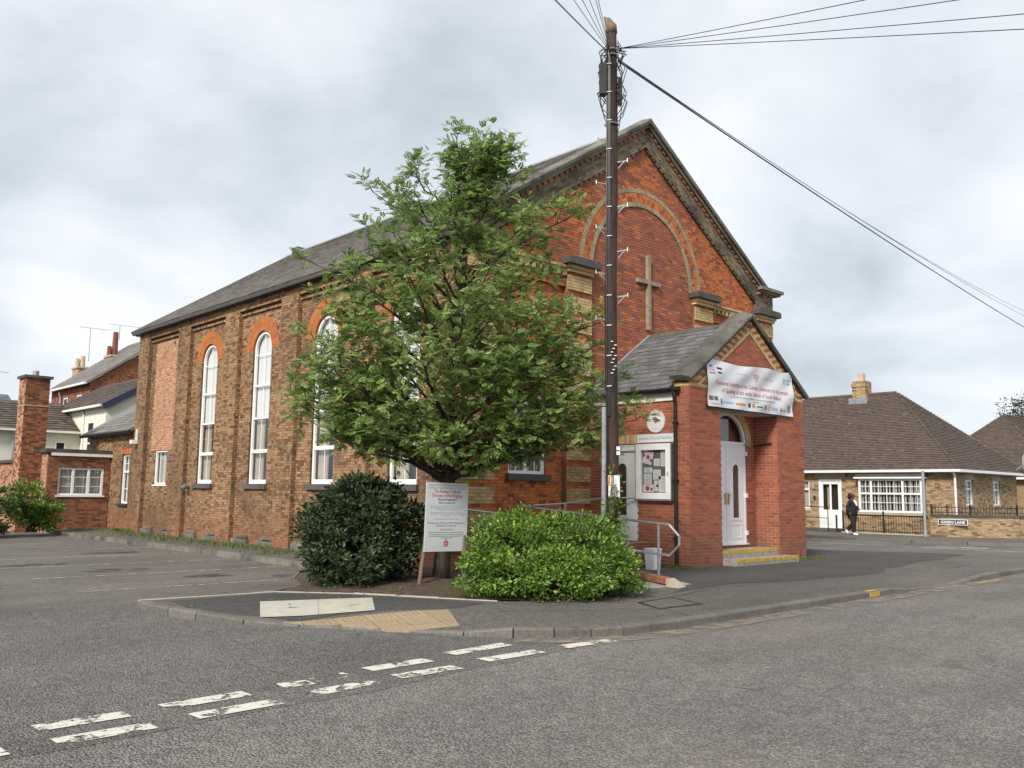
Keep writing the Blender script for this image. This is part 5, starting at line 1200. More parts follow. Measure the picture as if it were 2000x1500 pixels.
def add_leaves(p, d, n, sp=0.06):
    for _ in range(n):
        q = p + np.array([tg.gauss(0, sp), tg.gauss(0, sp), tg.gauss(0, sp*0.6)])
        a = tg.uniform(0, 2*math.pi); dd = np.array([math.cos(a), math.sin(a), tg.uniform(-0.35, 0.35)])*0.9 + d*0.7
        LC.append(q); LD.append(dd); LU.append((tg.gauss(0, 0.45)-fwv[0]*0.25, tg.gauss(0, 0.45)-fwv[1]*0.25, 0.9)); LS.append(tg.uniform(0.105, 0.185))
limbs = []
ga = 2.399963; NL = 45
for i in range(NL):
    t = i/(NL-1); zs = 1.75 + 5.0*t**1.55; az = i*ga + tg.uniform(-0.3, 0.3)
    rise = 0.95 + 0.7*tg.random() if t > 0.15 else 0.55 + 0.75*tg.random()
    if i < 9: rise = 0.25 + 0.3*tg.random()
    z1 = min(zs + rise, 8.0); L = env(z1, az)*tg.uniform(0.78, 1.04)
    p0 = trunk_at(zs); p1 = np.array([TB[0]+math.cos(az)*L, TB[1]+math.sin(az)*L, z1]) + lean(z1)
    limbs.append((p0, p1, 0.052*(1-t)+0.016, 0.12 if t < 0.3 else -0.05))
for z1, az_, L in ((8.1,0.2,0.3), (7.95,-1.2,0.5), (7.8,2.5,0.35), (8.0,-0.5,0.75)): limbs.append((trunk_at(6.6), np.array([TB[0]+math.cos(az_)*L, TB[1]+math.sin(az_)*L, z1]) + lean(z1), 0.018, 0.0))
for (s_, d_, z1) in ((-2.8,0.3,3.75), (3.5,-0.2,2.95), (2.35,0.1,6.75), (-2.35,0.2,5.65), (-1.4,0.2,7.05), (-2.7,0.4,3.3), (2.75,0.5,4.6), (1.3,0.1,7.5), (0.0,0.0,8.25), (0.95,0.1,8.05), (-0.9,0.1,7.6), (1.9,0.2,6.6),
                    (2.2,0.6,2.65), (2.8,0.3,3.0), (2.9,-0.1,3.6), (2.5,0.8,3.3), (1.8,0.9,2.65), (1.4,1.2,2.9), (2.9,0.2,2.55), (2.6,-0.3,4.2), (2.2,0.6,4.5), (0.6,1.4,2.7), (1.2,1.5,3.4), (-0.5,1.5,2.9), (-1.5,1.3,2.8), (0.2,1.6,3.8), (1.8,1.0,3.9), (-2.0,0.9,3.0), (-1.2,1.2,4.2), (1.0,1.3,4.7), (1.5,0.5,5.4), (-2.0,0.5,4.8), (-2.3,0.3,4.2), (-1.6,0.8,5.2), (-1.2,0.4,6.2), (-2.6,0.0,3.0), (-2.1,0.6,2.7), (-1.8,1.0,3.6), (-1.5,0.3,5.9), (-0.6,0.5,6.8), (0.4,0.6,6.2)):
    p1 = TB + rtv*s_ - fwv*d_ + np.array([0, 0, z1-0.05]); limbs.append((trunk_at(max(1.85, z1-1.3)), p1, 0.03, 0.05))
for (p0, p1, r0, lift) in limbs:
    P = curve(p0, p1, lift, 8, 0.035); wood.tube(P, list(np.linspace(r0, 0.007, 9)), 7)
    ln = np.linalg.norm(p1-p0); nsec = int(3 + ln*2.9) if p1[2] < 5.6 else int(3 + ln*2.1); dl = (p1-p0)/ln
    for j in range(nsec):
        t = 0.34 + 0.66*min(1.0, (round((j/nsec)*3.0)/3.0) + tg.gauss(0, 0.06)); t = min(max(t, 0.3), 1.0); k_ = min(t*8, 7.999); ii = int(k_); q0 = P[ii] + (P[ii+1]-P[ii])*(k_-ii)
        a = tg.uniform(0, 2*math.pi); sd = np.array([math.cos(a), math.sin(a), tg.uniform(-0.15, 0.65)]); dv = dl*0.75 + sd*0.85; dv /= np.linalg.norm(dv)
        l2 = tg.uniform(0.3, 0.75)*(1.15-0.45*t); q1 = q0 + dv*l2
        Q = curve(q0, q1, 0.03, 4, 0.018); tw.tube(Q, list(np.linspace(0.011, 0.004, 5)), 5, cap=False)
        for m_ in range(5):
            f_ = 0.3 + 0.7*m_/4; kk = min(f_*4, 3.999); iq = int(kk); c_ = Q[iq] + (Q[iq+1]-Q[iq])*(kk-iq)
            d3 = dv*0.6 + unit_rand(1)[0]*0.7; d3 /= np.linalg.norm(d3); e_ = c_ + d3*tg.uniform(0.10, 0.26)
            if inside_church(e_): continue
            tw.tube([c_, e_], 0.0035, 4, cap=False); add_leaves(e_, d3, 4, 0.06); add_leaves(c_*0.5+e_*0.5, d3, 1, 0.03)
            if tg.random() < 0.13: BC.append(e_ + np.array([0, 0, 0.05]))
wood.build('limbs', M['bark'], tr, smooth=True); tw.build('twigs', M['bark'], tr)
keep = [i for i, q in enumerate(LC) if not inside_church(q)]
T_, F_ = pinnate()
leaf_cloud('crown', [LC[i] for i in keep], [LD[i] for i in keep], [LU[i] for i in keep], T_, F_, [LS[i] for i in keep], M['leaf_rowan'], tr, kind='stuff')
bt = []; 
for c_ in BC:
    for _ in range(26): bt.append(c_ + npr.normal(size=3)*np.array([0.045, 0.045, 0.014]))
leaf_cloud('flower_buds', bt, unit_rand(len(bt)), unit_rand(len(bt)), [(-0.5,-0.5,0), (0.5,-0.5,0.1), (0.5,0.5,0), (-0.5,0.5,0.1)], [(0,1,2,3)], np.full(len(bt), 0.016), M['bud'], tr, kind='stuff')

# ---- shrubs: leaves through an uneven lobed volume, on stems
LEAF6 = ([(0,0,0), (0.38,0.27,0.06), (1,0,-0.03), (0.38,-0.27,0.06), (0.5,0,-0.01)], [(0,4,1), (4,2,1), (0,3,4), (4,3,2)])
def shrub(name, lobes, n, size, mat, label, cat='bush', base=None, stem_mat='bark', clump=0.2, group=None, droop=0.0):
    """lobes: (centre, radii); leaves cluster near the outside of the union"""
    c0 = np.mean([l[0] for l in lobes], axis=0) if base is None else np.array(base)
    o = thing(name, (c0[0], c0[1], 0), label, cat, group)
    vol = np.array([l[1][0]*l[1][1]*l[1][2] for l in lobes])**0.7; vol /= vol.sum()
    C_, D_, U_, S_ = [], [], [], []
    for (c, r), v in zip(lobes, vol):
        k_ = int(n*v); nc = max(6, int(k_/46)); cu_ = unit_rand(nc); cr_ = 0.40 + 0.60*npr.random(nc)**0.5 + 0.16*(npr.random(nc) < 0.12)
        cc = np.array(c) + cu_*np.array(r)*cr_[:, None]; pick = npr.integers(0, nc, k_); u = cu_[pick]
        w_ = unit_rand(k_)*(npr.random(k_)**0.5)[:, None]; w_[:, 2] = np.abs(w_[:, 2])*0.9 - 0.25
        p = cc[pick] + w_*clump*(0.7+0.6*npr.random(nc))[pick][:, None]
        d = w_*1.2 + u*0.5 + unit_rand(k_)*0.6 + np.array([0, 0, 0.2-droop])
        ok = p[:, 2] > 0.02
        C_.append(p[ok]); D_.append(d[ok]); U_.append((u*0.6 + unit_rand(k_)*0.5 + np.array([0, 0, 0.6]))[ok]); S_.append(npr.uniform(0.65, 1.2, k_)[ok]*size)
    leaf_cloud('foliage', np.concatenate(C_), np.concatenate(D_), np.concatenate(U_), LEAF6[0], LEAF6[1], np.concatenate(S_), M[mat], o, kind='stuff')
    st = MB()
    for (c, r) in lobes:
        for _ in range(7):
            u = unit_rand(1)[0]; e_ = np.array(c) + u*np.array(r)*0.8; b = np.array([c0[0]+tg.gauss(0, 0.15), c0[1]+tg.gauss(0, 0.15), 0.0])
            st.tube([b, (b+e_)/2 + np.array([0, 0, 0.1]), e_], [0.018, 0.012, 0.005], 5, cap=False)
    st.build('stems', M[stem_mat], o)
    return o
shrub('laurel_bush', [((8.85,13.25,0.85), (0.92,0.92,0.86)), ((8.75,13.15,1.32), (0.70,0.70,0.50)), ((8.4,12.95,0.5), (0.80,0.80,0.55)), ((9.35,12.95,0.75), (0.55,0.55,0.7)), ((8.25,13.4,0.95), (0.55,0.55,0.65)), ((9.15,13.2,1.38), (0.45,0.45,0.38))], 34000, 0.084, 'leaf_laurel', 'rounded dark evergreen bush left of the parking sign')
shrub('bright_shrub', [((9.75,10.3,0.55), (0.85,0.85,0.60)), ((10.55,9.75,0.62), (0.85,0.75,0.66)), ((9.3,10.4,0.35), (0.6,0.6,0.42)), ((10.95,9.45,0.42), (0.48,0.48,0.42)), ((10.15,10.5,0.92), (0.62,0.62,0.40)), ((10.9,9.9,0.82), (0.40,0.40,0.38)), ((9.95,9.6,0.35), (0.75,0.6,0.40)), ((11.2,9.3,0.2), (0.36,0.36,0.24)), ((9.7,10.75,1.0), (0.26,0.26,0.26)), ((11.15,9.75,1.1), (0.14,0.14,0.28)), ((10.45,10.0,1.0), (0.24,0.24,0.2)), ((9.05,10.3,0.62), (0.3,0.3,0.25)), ((10.3,9.15,0.3), (0.4,0.3,0.28))], 32000, 0.07, 'leaf_bright', 'low spreading bright green shrub at the foot of the telegraph pole')
shrub('pole_creeper', [((11.30,9.68,1.25), (0.12,0.12,0.35)), ((11.33,9.66,1.85), (0.06,0.06,0.2))], 170, 0.075, 'leaf_bright', 'green creeper climbing the lower part of the telegraph pole', 'climber')
shrub('yard_shrub', [((7.9,33.9,0.8), (0.9,0.9,0.85)), ((6.6,34.2,0.9), (1.1,1.0,0.95)), ((7.2,33.5,0.45), (0.9,0.7,0.5))], 9000, 0.13, 'leaf_ivy', 'dark overgrown shrub at the left edge of the car park', base=(7.2,34.0,0))
shrub('yellow_shrub', [((9.2,34.6,0.95), (0.65,0.65,0.8)), ((9.6,34.5,0.6), (0.6,0.5,0.6)), ((8.9,34.7,1.25), (0.35,0.35,0.45))], 4200, 0.12, 'leaf_bright', 'yellow green shrub against the brick outbuilding corner', base=(9.3,34.6,0))
def weeds(name, spots, n, hgt, label):
    C_ = []; 
    for (x, y, rx, ry, w_) in spots:
        k_ = int(n*w_); C_.append(np.column_stack([npr.normal(x, rx, k_), npr.normal(y, ry, k_), np.full(k_, 0.0)]))
    C_ = np.concatenate(C_); m_ = len(C_); D_ = np.column_stack([npr.normal(0, 0.5, m_), npr.normal(0, 0.5, m_), np.ones(m_)])
    o = leaf_cloud(name, C_, D_, unit_rand(m_), [(0,-0.07,0), (0,0.07,0), (0.6,0.05,0.06), (1,0,0.2), (0.6,-0.05,0.06)], [(0,1,2,3,4)], npr.uniform(0.5, 1.3, m_)*hgt, M['grass'], None); tag(o, label, 'weeds', kind='stuff'); return o
weeds('wall_weeds', [(11.6,31.0,0.32,1.2,1.0), (11.4,27.5,0.35,0.9,0.8), (11.55,24.6,0.28,0.8,0.8), (11.6,22.6,0.3,0.5,0.5), (11.5,20.5,0.4,0.8,0.5), (12.15,33.9,0.1,0.5,0.5), (11.4,35.5,0.4,0.3,0.4)], 480, 0.12, 'tufts of weedy grass along the foot of the church side wall')
weeds('porch_weeds', [(16.35,12.0,0.12,0.12,0.35), (16.25,11.75,0.25,0.08,0.4), (21.4,11.65,0.35,0.08,0.8), (15.9,12.5,0.2,0.1,0.4)], 700, 0.08, 'small weeds growing at the foot of the porch')
weeds('bed_weeds', [(10.4,12.1,0.4,0.3,0.7), (9.6,11.5,0.4,0.3,0.4), (8.6,12.0,0.3,0.2,0.2)], 500, 0.09, 'sparse weeds on the soil below the tree')

# ================================================================== REAR ANNEX AND OUTBUILDING
an = thing('rear_annex', (12.4, 37, 0), 'lower brown brick annex with slate roof behind the church', 'annex')
FAN = Frame((12.36, 0, 0), (0,1,0), (0,0,1), (-1,0,0)); AB = Bricks()
AB.layer(FAN, -0.15, 3.6, lambda v: cut([(33.82, 39.0)], 34.35, 35.15) if 1.0 < v < 2.98 else [(33.82, 39.0)], 'brick_side', -0.05, 0.3)
AB.layer(FAN, 3.6, 3.75, [(33.82, 39.0)], 'brick_side', 0.0, 0.3, 'header')
AB.build(an, 'mortar_dark', 'wall')
MB().w(12.8, 17, 33.85, 39, -0.1, 3.7).build('masonry_core', M['interior'], an)
flat_window(an, FAN, 34.35, 35.15, 1.0, 2.85, -0.12, trans=(2.2,), bars_u=(34.75,), bars_v=(1.55, 2.5), sill=('navy', 0.10, 0.14), curtain='full')
AB2 = Bricks(); AB2.soldier(FAN, 34.25, 35.25, 2.86, 3.07, 'brick_orange', -0.044, 0.2); AB2.build(an, 'mortar_dark', 'window_head')
FAR = Frame((12.12, 33.82, 3.74), (0,1,0), (math.cos(R(33)), 0, math.sin(R(33))), (-math.sin(R(33)), 0, math.cos(R(33))))
MB().box(FAR, 0, 5.4, 0, 3.4, -0.10, -0.012).build('roof', M['slate'], an)
mb = MB(); slates(FAR, 0, 5.4, 0, 3.4, 0.35, 0.25, 0.016, lambda P, F: mb.poly(P, F), clipfn=lambda v: (0, 5.4-v*0.75), jit=0.01); mb.build('slates', M['slate_old'], an, kind='stuff')
MB().box(FAR, -0.02, 5.45, -0.08, 0.03, -0.12, 0.0).build('gutter', M['black'], an)
ob = thing('flat_roof_outbuilding', (11, 36.4, 0), 'low red brick outbuilding with flat felt roof and white window', 'outbuilding')
FOB = Frame((0, 36.3, 0), (1,0,0), (0,0,1), (0,-1,0)); FOL = Frame((10.1, 0, 0), (0,1,0), (0,0,1), (-1,0,0)); OB = Bricks()
OB.layer(FOB, -0.15, 2.85, lambda v: cut([(10.1, 12.4)], 10.52, 12.16) if 1.28 < v < 2.32 else [(10.1, 12.4)], 'brick_red', 0.0, 0.3)  # shaded front painted with the darker brick
OB.layer(FOL, -0.15, 2.85, [(36.3, 39.2)], 'brick_pink', 0.0, 0.3, mat_fn=lambda u, v: 'brick_red' if rng.random() < 0.3 else 'brick_pink')  # sunlit side painted with paler brick than the front
OB.layer(FOL, -0.15, 2.55, [(39.2, 48)], 'brick_pink', 0.0, 0.3, mat_fn=lambda u, v: 'brick_red' if rng.random() < 0.35 else 'brick_pink')
OB.build(ob, 'mortar', 'wall')
MB().w(10.42, 12.4, 36.62, 39.2, -0.1, 2.8).w(10.42, 11, 39.2, 48, -0.1, 2.5).build('masonry_core', M['interior'], ob)
MB().w(10.0, 12.5, 36.2, 39.25, 2.87, 3.02).w(10.0, 10.5, 39.26, 48, 2.56, 2.68).build('roof', M['stone_dark'], ob)
MB().w(10.2, 12.45, 36.17, 36.198, 2.76, 2.866).build('fascia', M['white_paint'], ob)
flat_window(ob, FOB, 10.52, 12.16, 1.28, 2.32, -0.04, mull=(11.06, 11.62), bars_v=(1.62, 1.97), sill=('upvc', 0.06, 0.08), curtain='full')
MB().box(FOL, 37.4, 37.5, 2.1, 2.3, 0, 0.012).build('vent', M['black'], ob)
ck = thing('chimney_stack', (9.75, 37.3, 2.8), 'tall square red brick chimney stack behind the flat roofed outbuilding', 'chimney')
CK = Bricks(); FK1 = Frame((0, 37.0, 0), (1,0,0), (0,0,1), (0,-1,0)); FK2 = Frame((9.35, 0, 0), (0,1,0), (0,0,1), (-1,0,0))
for v0_, v1_, e_ in ((-0.15, 4.65, 0.0), (4.65, 5.7, 0.0)):
    CK.layer(FK1, v0_, v1_, [(9.35, 10.2)], 'brick_red', 0.0, 0.2); CK.layer(FK2, v0_, v1_, [(37.01, 37.9)], 'brick_pink', 0.0, 0.2, mat_fn=lambda u, v: 'brick_red' if rng.random() < 0.45 else 'brick_pink')  # light painted in: paler brick on the sunlit side, darker on the shaded front
CK.build(ck, 'mortar_dark', 'stack')
MB().w(9.37, 10.19, 37.18, 37.9, 0, 5.68).build('masonry_core', M['mortar_dark'], ck)
MB().w(9.27, 10.28, 36.92, 37.98, 5.70, 5.80).build('cap', M['stone_dark'], ck); MB().w(9.33, 10.22, 36.98, 37.92, 4.62, 4.66).build('string_course', M['stone_pale'], ck)
MB().tube([(9.78,37.45,5.8), (9.78,37.45,6.02)], 0.12, 12).build('cowl', M['galv'], ck)

# ---- houses behind
def tiles(fr, u0, u1, v1, wd, gauge, mat, parent, name='tiles', clipfn=None, th=0.03):
    mb = MB(); rows = int(v1/gauge)
    for r_ in range(rows):
        va = r_*gauge; lo, hi = clipfn(va+gauge/2) if clipfn else (u0, u1); off = (r_ % 2)*wd/2; u = u0-off
        while u < u1:
            a = max(u+0.002, lo); b = min(u+wd-0.002, hi)
            if b-a > 0.02:
                z = rng.uniform(0, 0.006); P = [fr.p(a, va, th+z), fr.p(b, va, th+z), fr.p(b, va+gauge*1.1, 0.004), fr.p(a, va+gauge*1.1, 0.004), fr.p(a, va, 0.0), fr.p(b, va, 0.0)]
                F = [(0,1,2,3), (4,5,1,0), (4,0,3), (1,5,2)]; mb.poly(P, [f[::-1] for f in F] if fr.flip else F)
            u += wd
    return mb.build(name, M[mat], parent, kind='stuff')
def slope(O, along, inward, deg, L, run, mat, parent, th=0.10):
    a = R(deg); i3 = np.array([inward[0], inward[1], 0.]); V_ = i3*math.cos(a) + np.array([0, 0, math.sin(a)]); U_ = np.array([along[0], along[1], 0.]); N_ = -i3*math.sin(a) + np.array([0, 0, math.cos(a)])
    return Frame(O, U_, V_, N_)
ch = thing('cream_house', (14.5, 45, 0), 'cream rendered house with brown tiled roof behind the church', 'house')
YG = 43.5; XH = 14.49
MB().w(XH, 20.5, YG, 53, -0.1, 5.45).prism(Frame((0, YG, 0), (1,0,0), (0,0,1), (0,1,0)), [(XH,5.45), (20.5,5.45), (17.5,7.25)], 0, 9.5).build('wall', M['cream'], ch)
f1 = slope((XH-0.25, YG-0.15, 5.42), (0,1), (1,0), 31, 10, 4, 'tile_dark', ch)
MB().box(f1, 0, 9.8, 0, 3.8, -0.08, 0.0).build('roof', M['tile_dark'], ch); tiles(f1, 0, 9.8, 3.8, 0.30, 0.30, 'tile_dark', ch, th=0.045)
MB().box(f1, -0.03, 0.06, 0, 3.8, -0.20, 0.06).build('barge_board', M['navy'], ch)
MB().w(XH-0.36, XH-0.24, YG-0.1, 53, 5.36, 5.47).build('gutter', M['white_paint'], ch)
MB().tube([(XH-0.1, 46.6, 5.35), (XH-0.05, 46.5, 5.1), (XH-0.05, 46.5, 0.1)], 0.05, 8).build('downpipe', M['white_paint'], ch)
flat_window(ch, Frame((XH, 0, 0), (0,1,0), (0,0,1), (-1,0,0)), 45.0, 45.9, 2.9, 4.75, 0.03, trans=(3.7,), backn=0.025)
MB().w(11.0, XH+0.05, 47.0, 52, -0.1, 4.28).build('wing_wall', M['cream'], ch)
f2 = slope((3.0, 46.75, 4.28), (1,0), (0,1), 27, 12, 3.6, 'tile_dark', ch)
MB().box(f2, 0, 11.4, 0, 3.6, -0.08, 0.0).build('wing_roof', M['tile_dark'], ch); tiles(f2, 0, 11.4, 3.6, 0.30, 0.28, 'tile_dark', ch, th=0.045)
MB().w(3.0, XH-0.02, 46.62, 46.74, 4.2, 4.3).build('gutter', M['white_paint'], ch); MB().w(3.0, 11.0, 47.0, 52, -0.1, 4.28).build('wing_wall', M['cream'], ch)
MB().tube([(11.6,46.8,4.2), (11.5,46.9,3.8), (11.5,46.93,0)], 0.07, 8).build('downpipe', M['grey_paint'], ch)
flat_window(ch, Frame((0, 47.0, 0), (1,0,0), (0,0,1), (0,-1,0)), 13.35, 13.85, 2.5, 3.8, 0.03, backn=0.025)
bh = thing('brick_house', (17.5, 58, 0), 'tall dark brick house with slate roof and chimneys behind the cream house', 'house')
XB = 17.49; YB2 = 55.5
HB = Bricks(); FH1 = Frame((XB, 0, 0), (0,1,0), (0,0,1), (-1,0,0)); FH2 = Frame((0, YB2, 0), (1,0,0), (0,0,1), (0,-1,0))
HB.layer(FH1, 4.5, 7.8, [(YB2, 63)], 'brick_red', 0.0, 0.2); HB.layer(FH2, 5.4, 10.2, lambda v: [(XB+max(0, (v-7.8)/0.72), 27.5-max(0, (v-7.8)/0.72))], 'brick_red', 0.0, 0.2)
HB.build(bh, 'mortar_dark', 'wall'); MB().w(XB+0.1, 27.5, YB2+0.1, 63, -0.1, 7.8).build('masonry_core', M['brick_red'], bh)
f3 = slope((XB-0.3, YB2-0.2, 7.78), (0,1), (1,0), 36, 8, 6, 'slate', bh)
MB().box(f3, 0, 8.0, 0, 6.4, -0.12, 0.0).build('roof', M['slate_old'], bh); tiles(f3, 0, 8.0, 6.4, 0.3, 0.24, 'slate_old', bh, 'slates', th=0.015)
MB().w(XB-0.42, XB-0.28, YB2-0.2, 63.2, 7.66, 7.78).build('gutter', M['white_paint'], bh)
for y_ in (57.0, 59.6):
    flat_window(bh, FH1, y_, y_+0.75, 5.9, 7.15, 0.02, trans=(6.5,), backn=0.018); 
MB().tube([(XB-0.2, 60.8, 7.6), (XB-0.08, 60.8, 7.2), (XB-0.08, 60.8, 5.2)], 0.06, 8).build('downpipe', M['grey_paint'], bh)
for (x_, y_, z_, w_, pm_) in ((20.6,66.8,9.9,0.65,'buff_pot'), (21.0,61.6,10.25,0.6,'old_pot')):
    MB().w(x_-w_, x_+w_, y_-0.6, y_+0.6, 7.5, z_).build('chimney', M['brick_pink'], bh); MB().w(x_-w_-0.08, x_+w_+0.08, y_-0.68, y_+0.68, z_, z_+0.12).build('chimney_cap', M['stone_pale'], bh)
    MB().tube([(x_-0.2, y_, z_+0.12), (x_-0.2, y_, z_+(0.95 if pm_ == 'buff_pot' else 1.75))], 0.2, 10, r1=0.17).tube([(x_-0.55, y_, z_+0.12), (x_-0.55, y_, z_+0.75)], 0.17, 10, r1=0.14).build('chimney_pot', M[pm_], bh)
def aerial(parent, x_, y_, z0, z1, L=2.2):
    mb = MB(); mb.tube([(x_, y_, z0), (x_, y_, z1)], 0.025, 6); d = np.array([0.75, -0.65, -0.10]); c_ = np.array([x_, y_, z1])
    mb.tube([c_-d*L*0.35, c_+d*L*0.65], 0.018, 6)
    for t in np.linspace(-0.3, 0.6, 9): q = c_ + d*L*t; mb.tube([q+np.array([-0.12, -0.14, 0]), q+np.array([0.12, 0.14, 0])], 0.008, 4)
    mb.build('aerial', M['galv'], parent)
aerial(bh, 20.7, 66.5, 10.5, 12.9); aerial(bh, 21.0, 61.5, 11.5, 12.5)
gh = thing('slate_roof_house', (13, 64, 0), 'distant grey slate roof seen at the far left edge', 'house')
MB().w(6, 15.4, 62.0, 68, -0.1, 5.9).build('wall', M['brick_red'], gh)
f4 = slope((5.8, 61.8, 5.9), (1,0), (0,1), 24, 10, 3.6, 'slate', gh); MB().box(f4, 0, 9.75, 0, 4.2, -0.1, 0.0).build('roof', M['slate'], gh); tiles(f4, 0, 9.75, 4.2, 0.3, 0.24, 'slate', gh, 'slates', th=0.012)
aerial(gh, 14.3, 64, 7.2, 8.9, 1.4)

# ================================================================== BUNGALOWS ACROSS THE SIDE ROAD
def hip_roof(parent, x0, x1, y0, y1, z, rise, mat, over=0.35):
    """hipped roof with its ridge along the longer side"""
    x0 -= over; x1 += over; y0 -= over; y1 += over; W_, D_ = x1-x0, y1-y0; h = min(W_, D_)/2; a = math.atan2(rise, h); sl = math.hypot(h, rise)
    al = 1/math.tan(a)*math.sin(a)        # plan distance per unit of slope
    roof_ = MB()
    def tri(P): roof_.poly(P, [tuple(range(len(P)))])
    if W_ >= D_: r0, r1 = (x0+h, (y0+y1)/2, z+rise), (x1-h, (y0+y1)/2, z+rise)
    else: r0, r1 = ((x0+x1)/2, y0+h, z+rise), ((x0+x1)/2, y1-h, z+rise)
    c = [(x0,y0,z), (x1,y0,z), (x1,y1,z), (x0,y1,z)]
    if W_ >= D_: tri([c[0], c[1], r1, r0]); tri([c[1], c[2], r1]); tri([c[2], c[3], r0, r1]); tri([c[3], c[0], r0])
    else: tri([c[0], c[1], r0]); tri([c[1], c[2], r1, r0]); tri([c[2], c[3], r1]); tri([c[3], c[0], r0, r1])
    rf_ = roof_.build('roof', M[mat], parent)
    ca = math.cos(a)
    fW = Frame((x0, y0, z), (0,1,0), (math.cos(a), 0, math.sin(a)), (-math.sin(a), 0, math.cos(a)))
    fS = Frame((x0, y0, z), (1,0,0), (0, math.cos(a), math.sin(a)), (0, -math.sin(a), math.cos(a)))
    tiles(fW, 0, D_, sl, 0.17, 0.125, mat, rf_, 'tiles', clipfn=lambda v: (v*ca, D_-v*ca), th=0.032)
    tiles(fS, 0, W_, sl, 0.17, 0.125, mat, rf_, 'tiles', clipfn=lambda v: (v*ca, W_-v*ca), th=0.032)
    for A, B_ in ((c[0], r0), (c[3] if W_ >= D_ else c[1], r0)):
        A = np.array(A); B_ = np.array(B_); L = np.linalg.norm(B_-A); n_ = int(L/0.16); d = (B_-A)/L
        mb = MB()
        for i in range(n_): p = A + d*0.16*i; mb.tube([p + np.array([0, 0, 0.035]), p + d*0.17 + np.array([0, 0, 0.012])], [0.075, 0.06], 8, cap=True)
        mb.build('bonnet_hip', M[mat], rf_)
    mb = MB(); A = np.array(r0); B_ = np.array(r1); d = B_-A; L = np.linalg.norm(d); d /= L
    for i in range(int(L/0.45)): mb.tube([A + d*0.45*i + np.array([0, 0, 0.0]), A + d*(0.45*i+0.44)], 0.10, 8)
    mb.build('ridge_tiles', M[mat], rf_)
    g = MB(); g.w(x0-0.10, x0+0.02, y0-0.10, y1+0.1, z-0.11, z).w(x0+0.021, x1+0.1, y0-0.10, y0+0.02, z-0.111, z-0.001).build('gutter', M['upvc'], parent)
    MB().w(x0+0.04, x1-0.04, y0+0.04, y1-0.04, z-0.13, z-0.04).build('soffit', M['upvc'], parent)
    return rf_
bg_ = thing('bungalow', (40, 15.06, 0), 'buff brick bungalow with brown hipped tile roof, white bay window and door', 'bungalow')
FBW = Frame((40.0, 0, 0), (0,1,0), (0,0,1), (-1,0,0)); FBS = Frame((0, 15.06, 0), (1,0,0), (0,0,1), (0,-1,0)); BB = Bricks()
dY = (20.12, 21.28); bay = (16.25, 19.15); lw_ = (21.75, 22.35)
def bw(v):
    iv = [(15.06, 27.5)]
    if 0.15 < v < 2.46: iv = cut(iv, *dY)
    if 1.0 < v < 2.45: iv = cut(iv, *bay)
    if 1.05 < v < 2.4: iv = cut(iv, *lw_)
    return iv
BB.layer(FBW, -0.15, 2.7, bw, 'brick_bungalow', 0.0, 0.25, 'stretcher')
sw = [(41.3,42.15), (44.6,45.5)]
BB.layer(FBS, -0.15, 2.7, lambda v: cut(cut([(40.01, 47.8)], *sw[0]), *sw[1]) if 1.3 < v < 2.46 else [(40.01, 47.8)], 'brick_bungalow', 0.0, 0.25, 'stretcher')
BB.build(bg_, 'mortar', 'wall')
MB().w(40.5, 47.8, 15.5, 27.5, -0.1, 2.7).build('masonry_core', M['interior'], bg_)
hip_roof(bg_, 40, 48.2, 15.06, 28.5, 2.84, 3.95, 'tile')
for (a, b) in sw:
    flat_window(bg_, FBS, a, b, 1.3, 2.42, -0.05, trans=(2.02,), bars_u=((a+b)/2,), bars_v=(1.65, 2.2), sill=('stone_pale', 0.08, 0.08), curtain='full'); MB().box(FBS, a-0.12, b+0.12, 2.43, 2.65, -0.05, 0.012).build('lintel', M['stone_pale'], bg_)
flat_window(bg_, FBW, lw_[0], lw_[1], 1.05, 2.4, -0.05, trans=(1.95,), curtain='full', sill=('stone_pale', 0.12, 0.06))
MB().box(FBW, dY[0]-0.18, dY[1]+0.18, 2.47, 2.69, -0.1, 0.012).build('lintel', M['stone_pale'], bg_)
dd = MB().ring(FBW, rect(dY[0], dY[1], 0.15, 2.45), rect(dY[0]+0.10, dY[1]-0.10, 0.18, 2.35), -0.1, -0.02).build('door', M['upvc'], bg_)
MB().ring(FBW, rect(dY[0]+0.1, dY[1]-0.1, 0.18, 2.35), rect(dY[0]+0.2, dY[1]-0.2, 1.0, 2.2), -0.09, -0.04).box(FBW, dY[0]+0.2, dY[1]-0.2, 0.18, 0.999, -0.08, -0.045).box(FBW, 20.66, 20.74, 1.0, 2.2, -0.08, -0.042).build('leaf', M['upvc'], dd)
for a, b in ((dY[0]+0.2, 20.66), (20.74, dY[1]-0.2)): mesh_obj('pane', [FBW.p(a, 1.0, -0.07), FBW.p(b, 1.0, -0.07), FBW.p(b, 2.2, -0.07), FBW.p(a, 2.2, -0.07)], [(0,1,2,3)], M['glass'], dd)
MB().box(FBW, dY[0]+0.02, dY[1]-0.02, 0.2, 2.4, -0.32, -0.3).build('hall_shade_board', M['interior'], dd); MB().box(FBW, 20.78, 20.95, 1.0, 2.2, -0.26, -0.22).build('curtain', M['curtain'], dd)  # near-black board paints the shade inside the hall
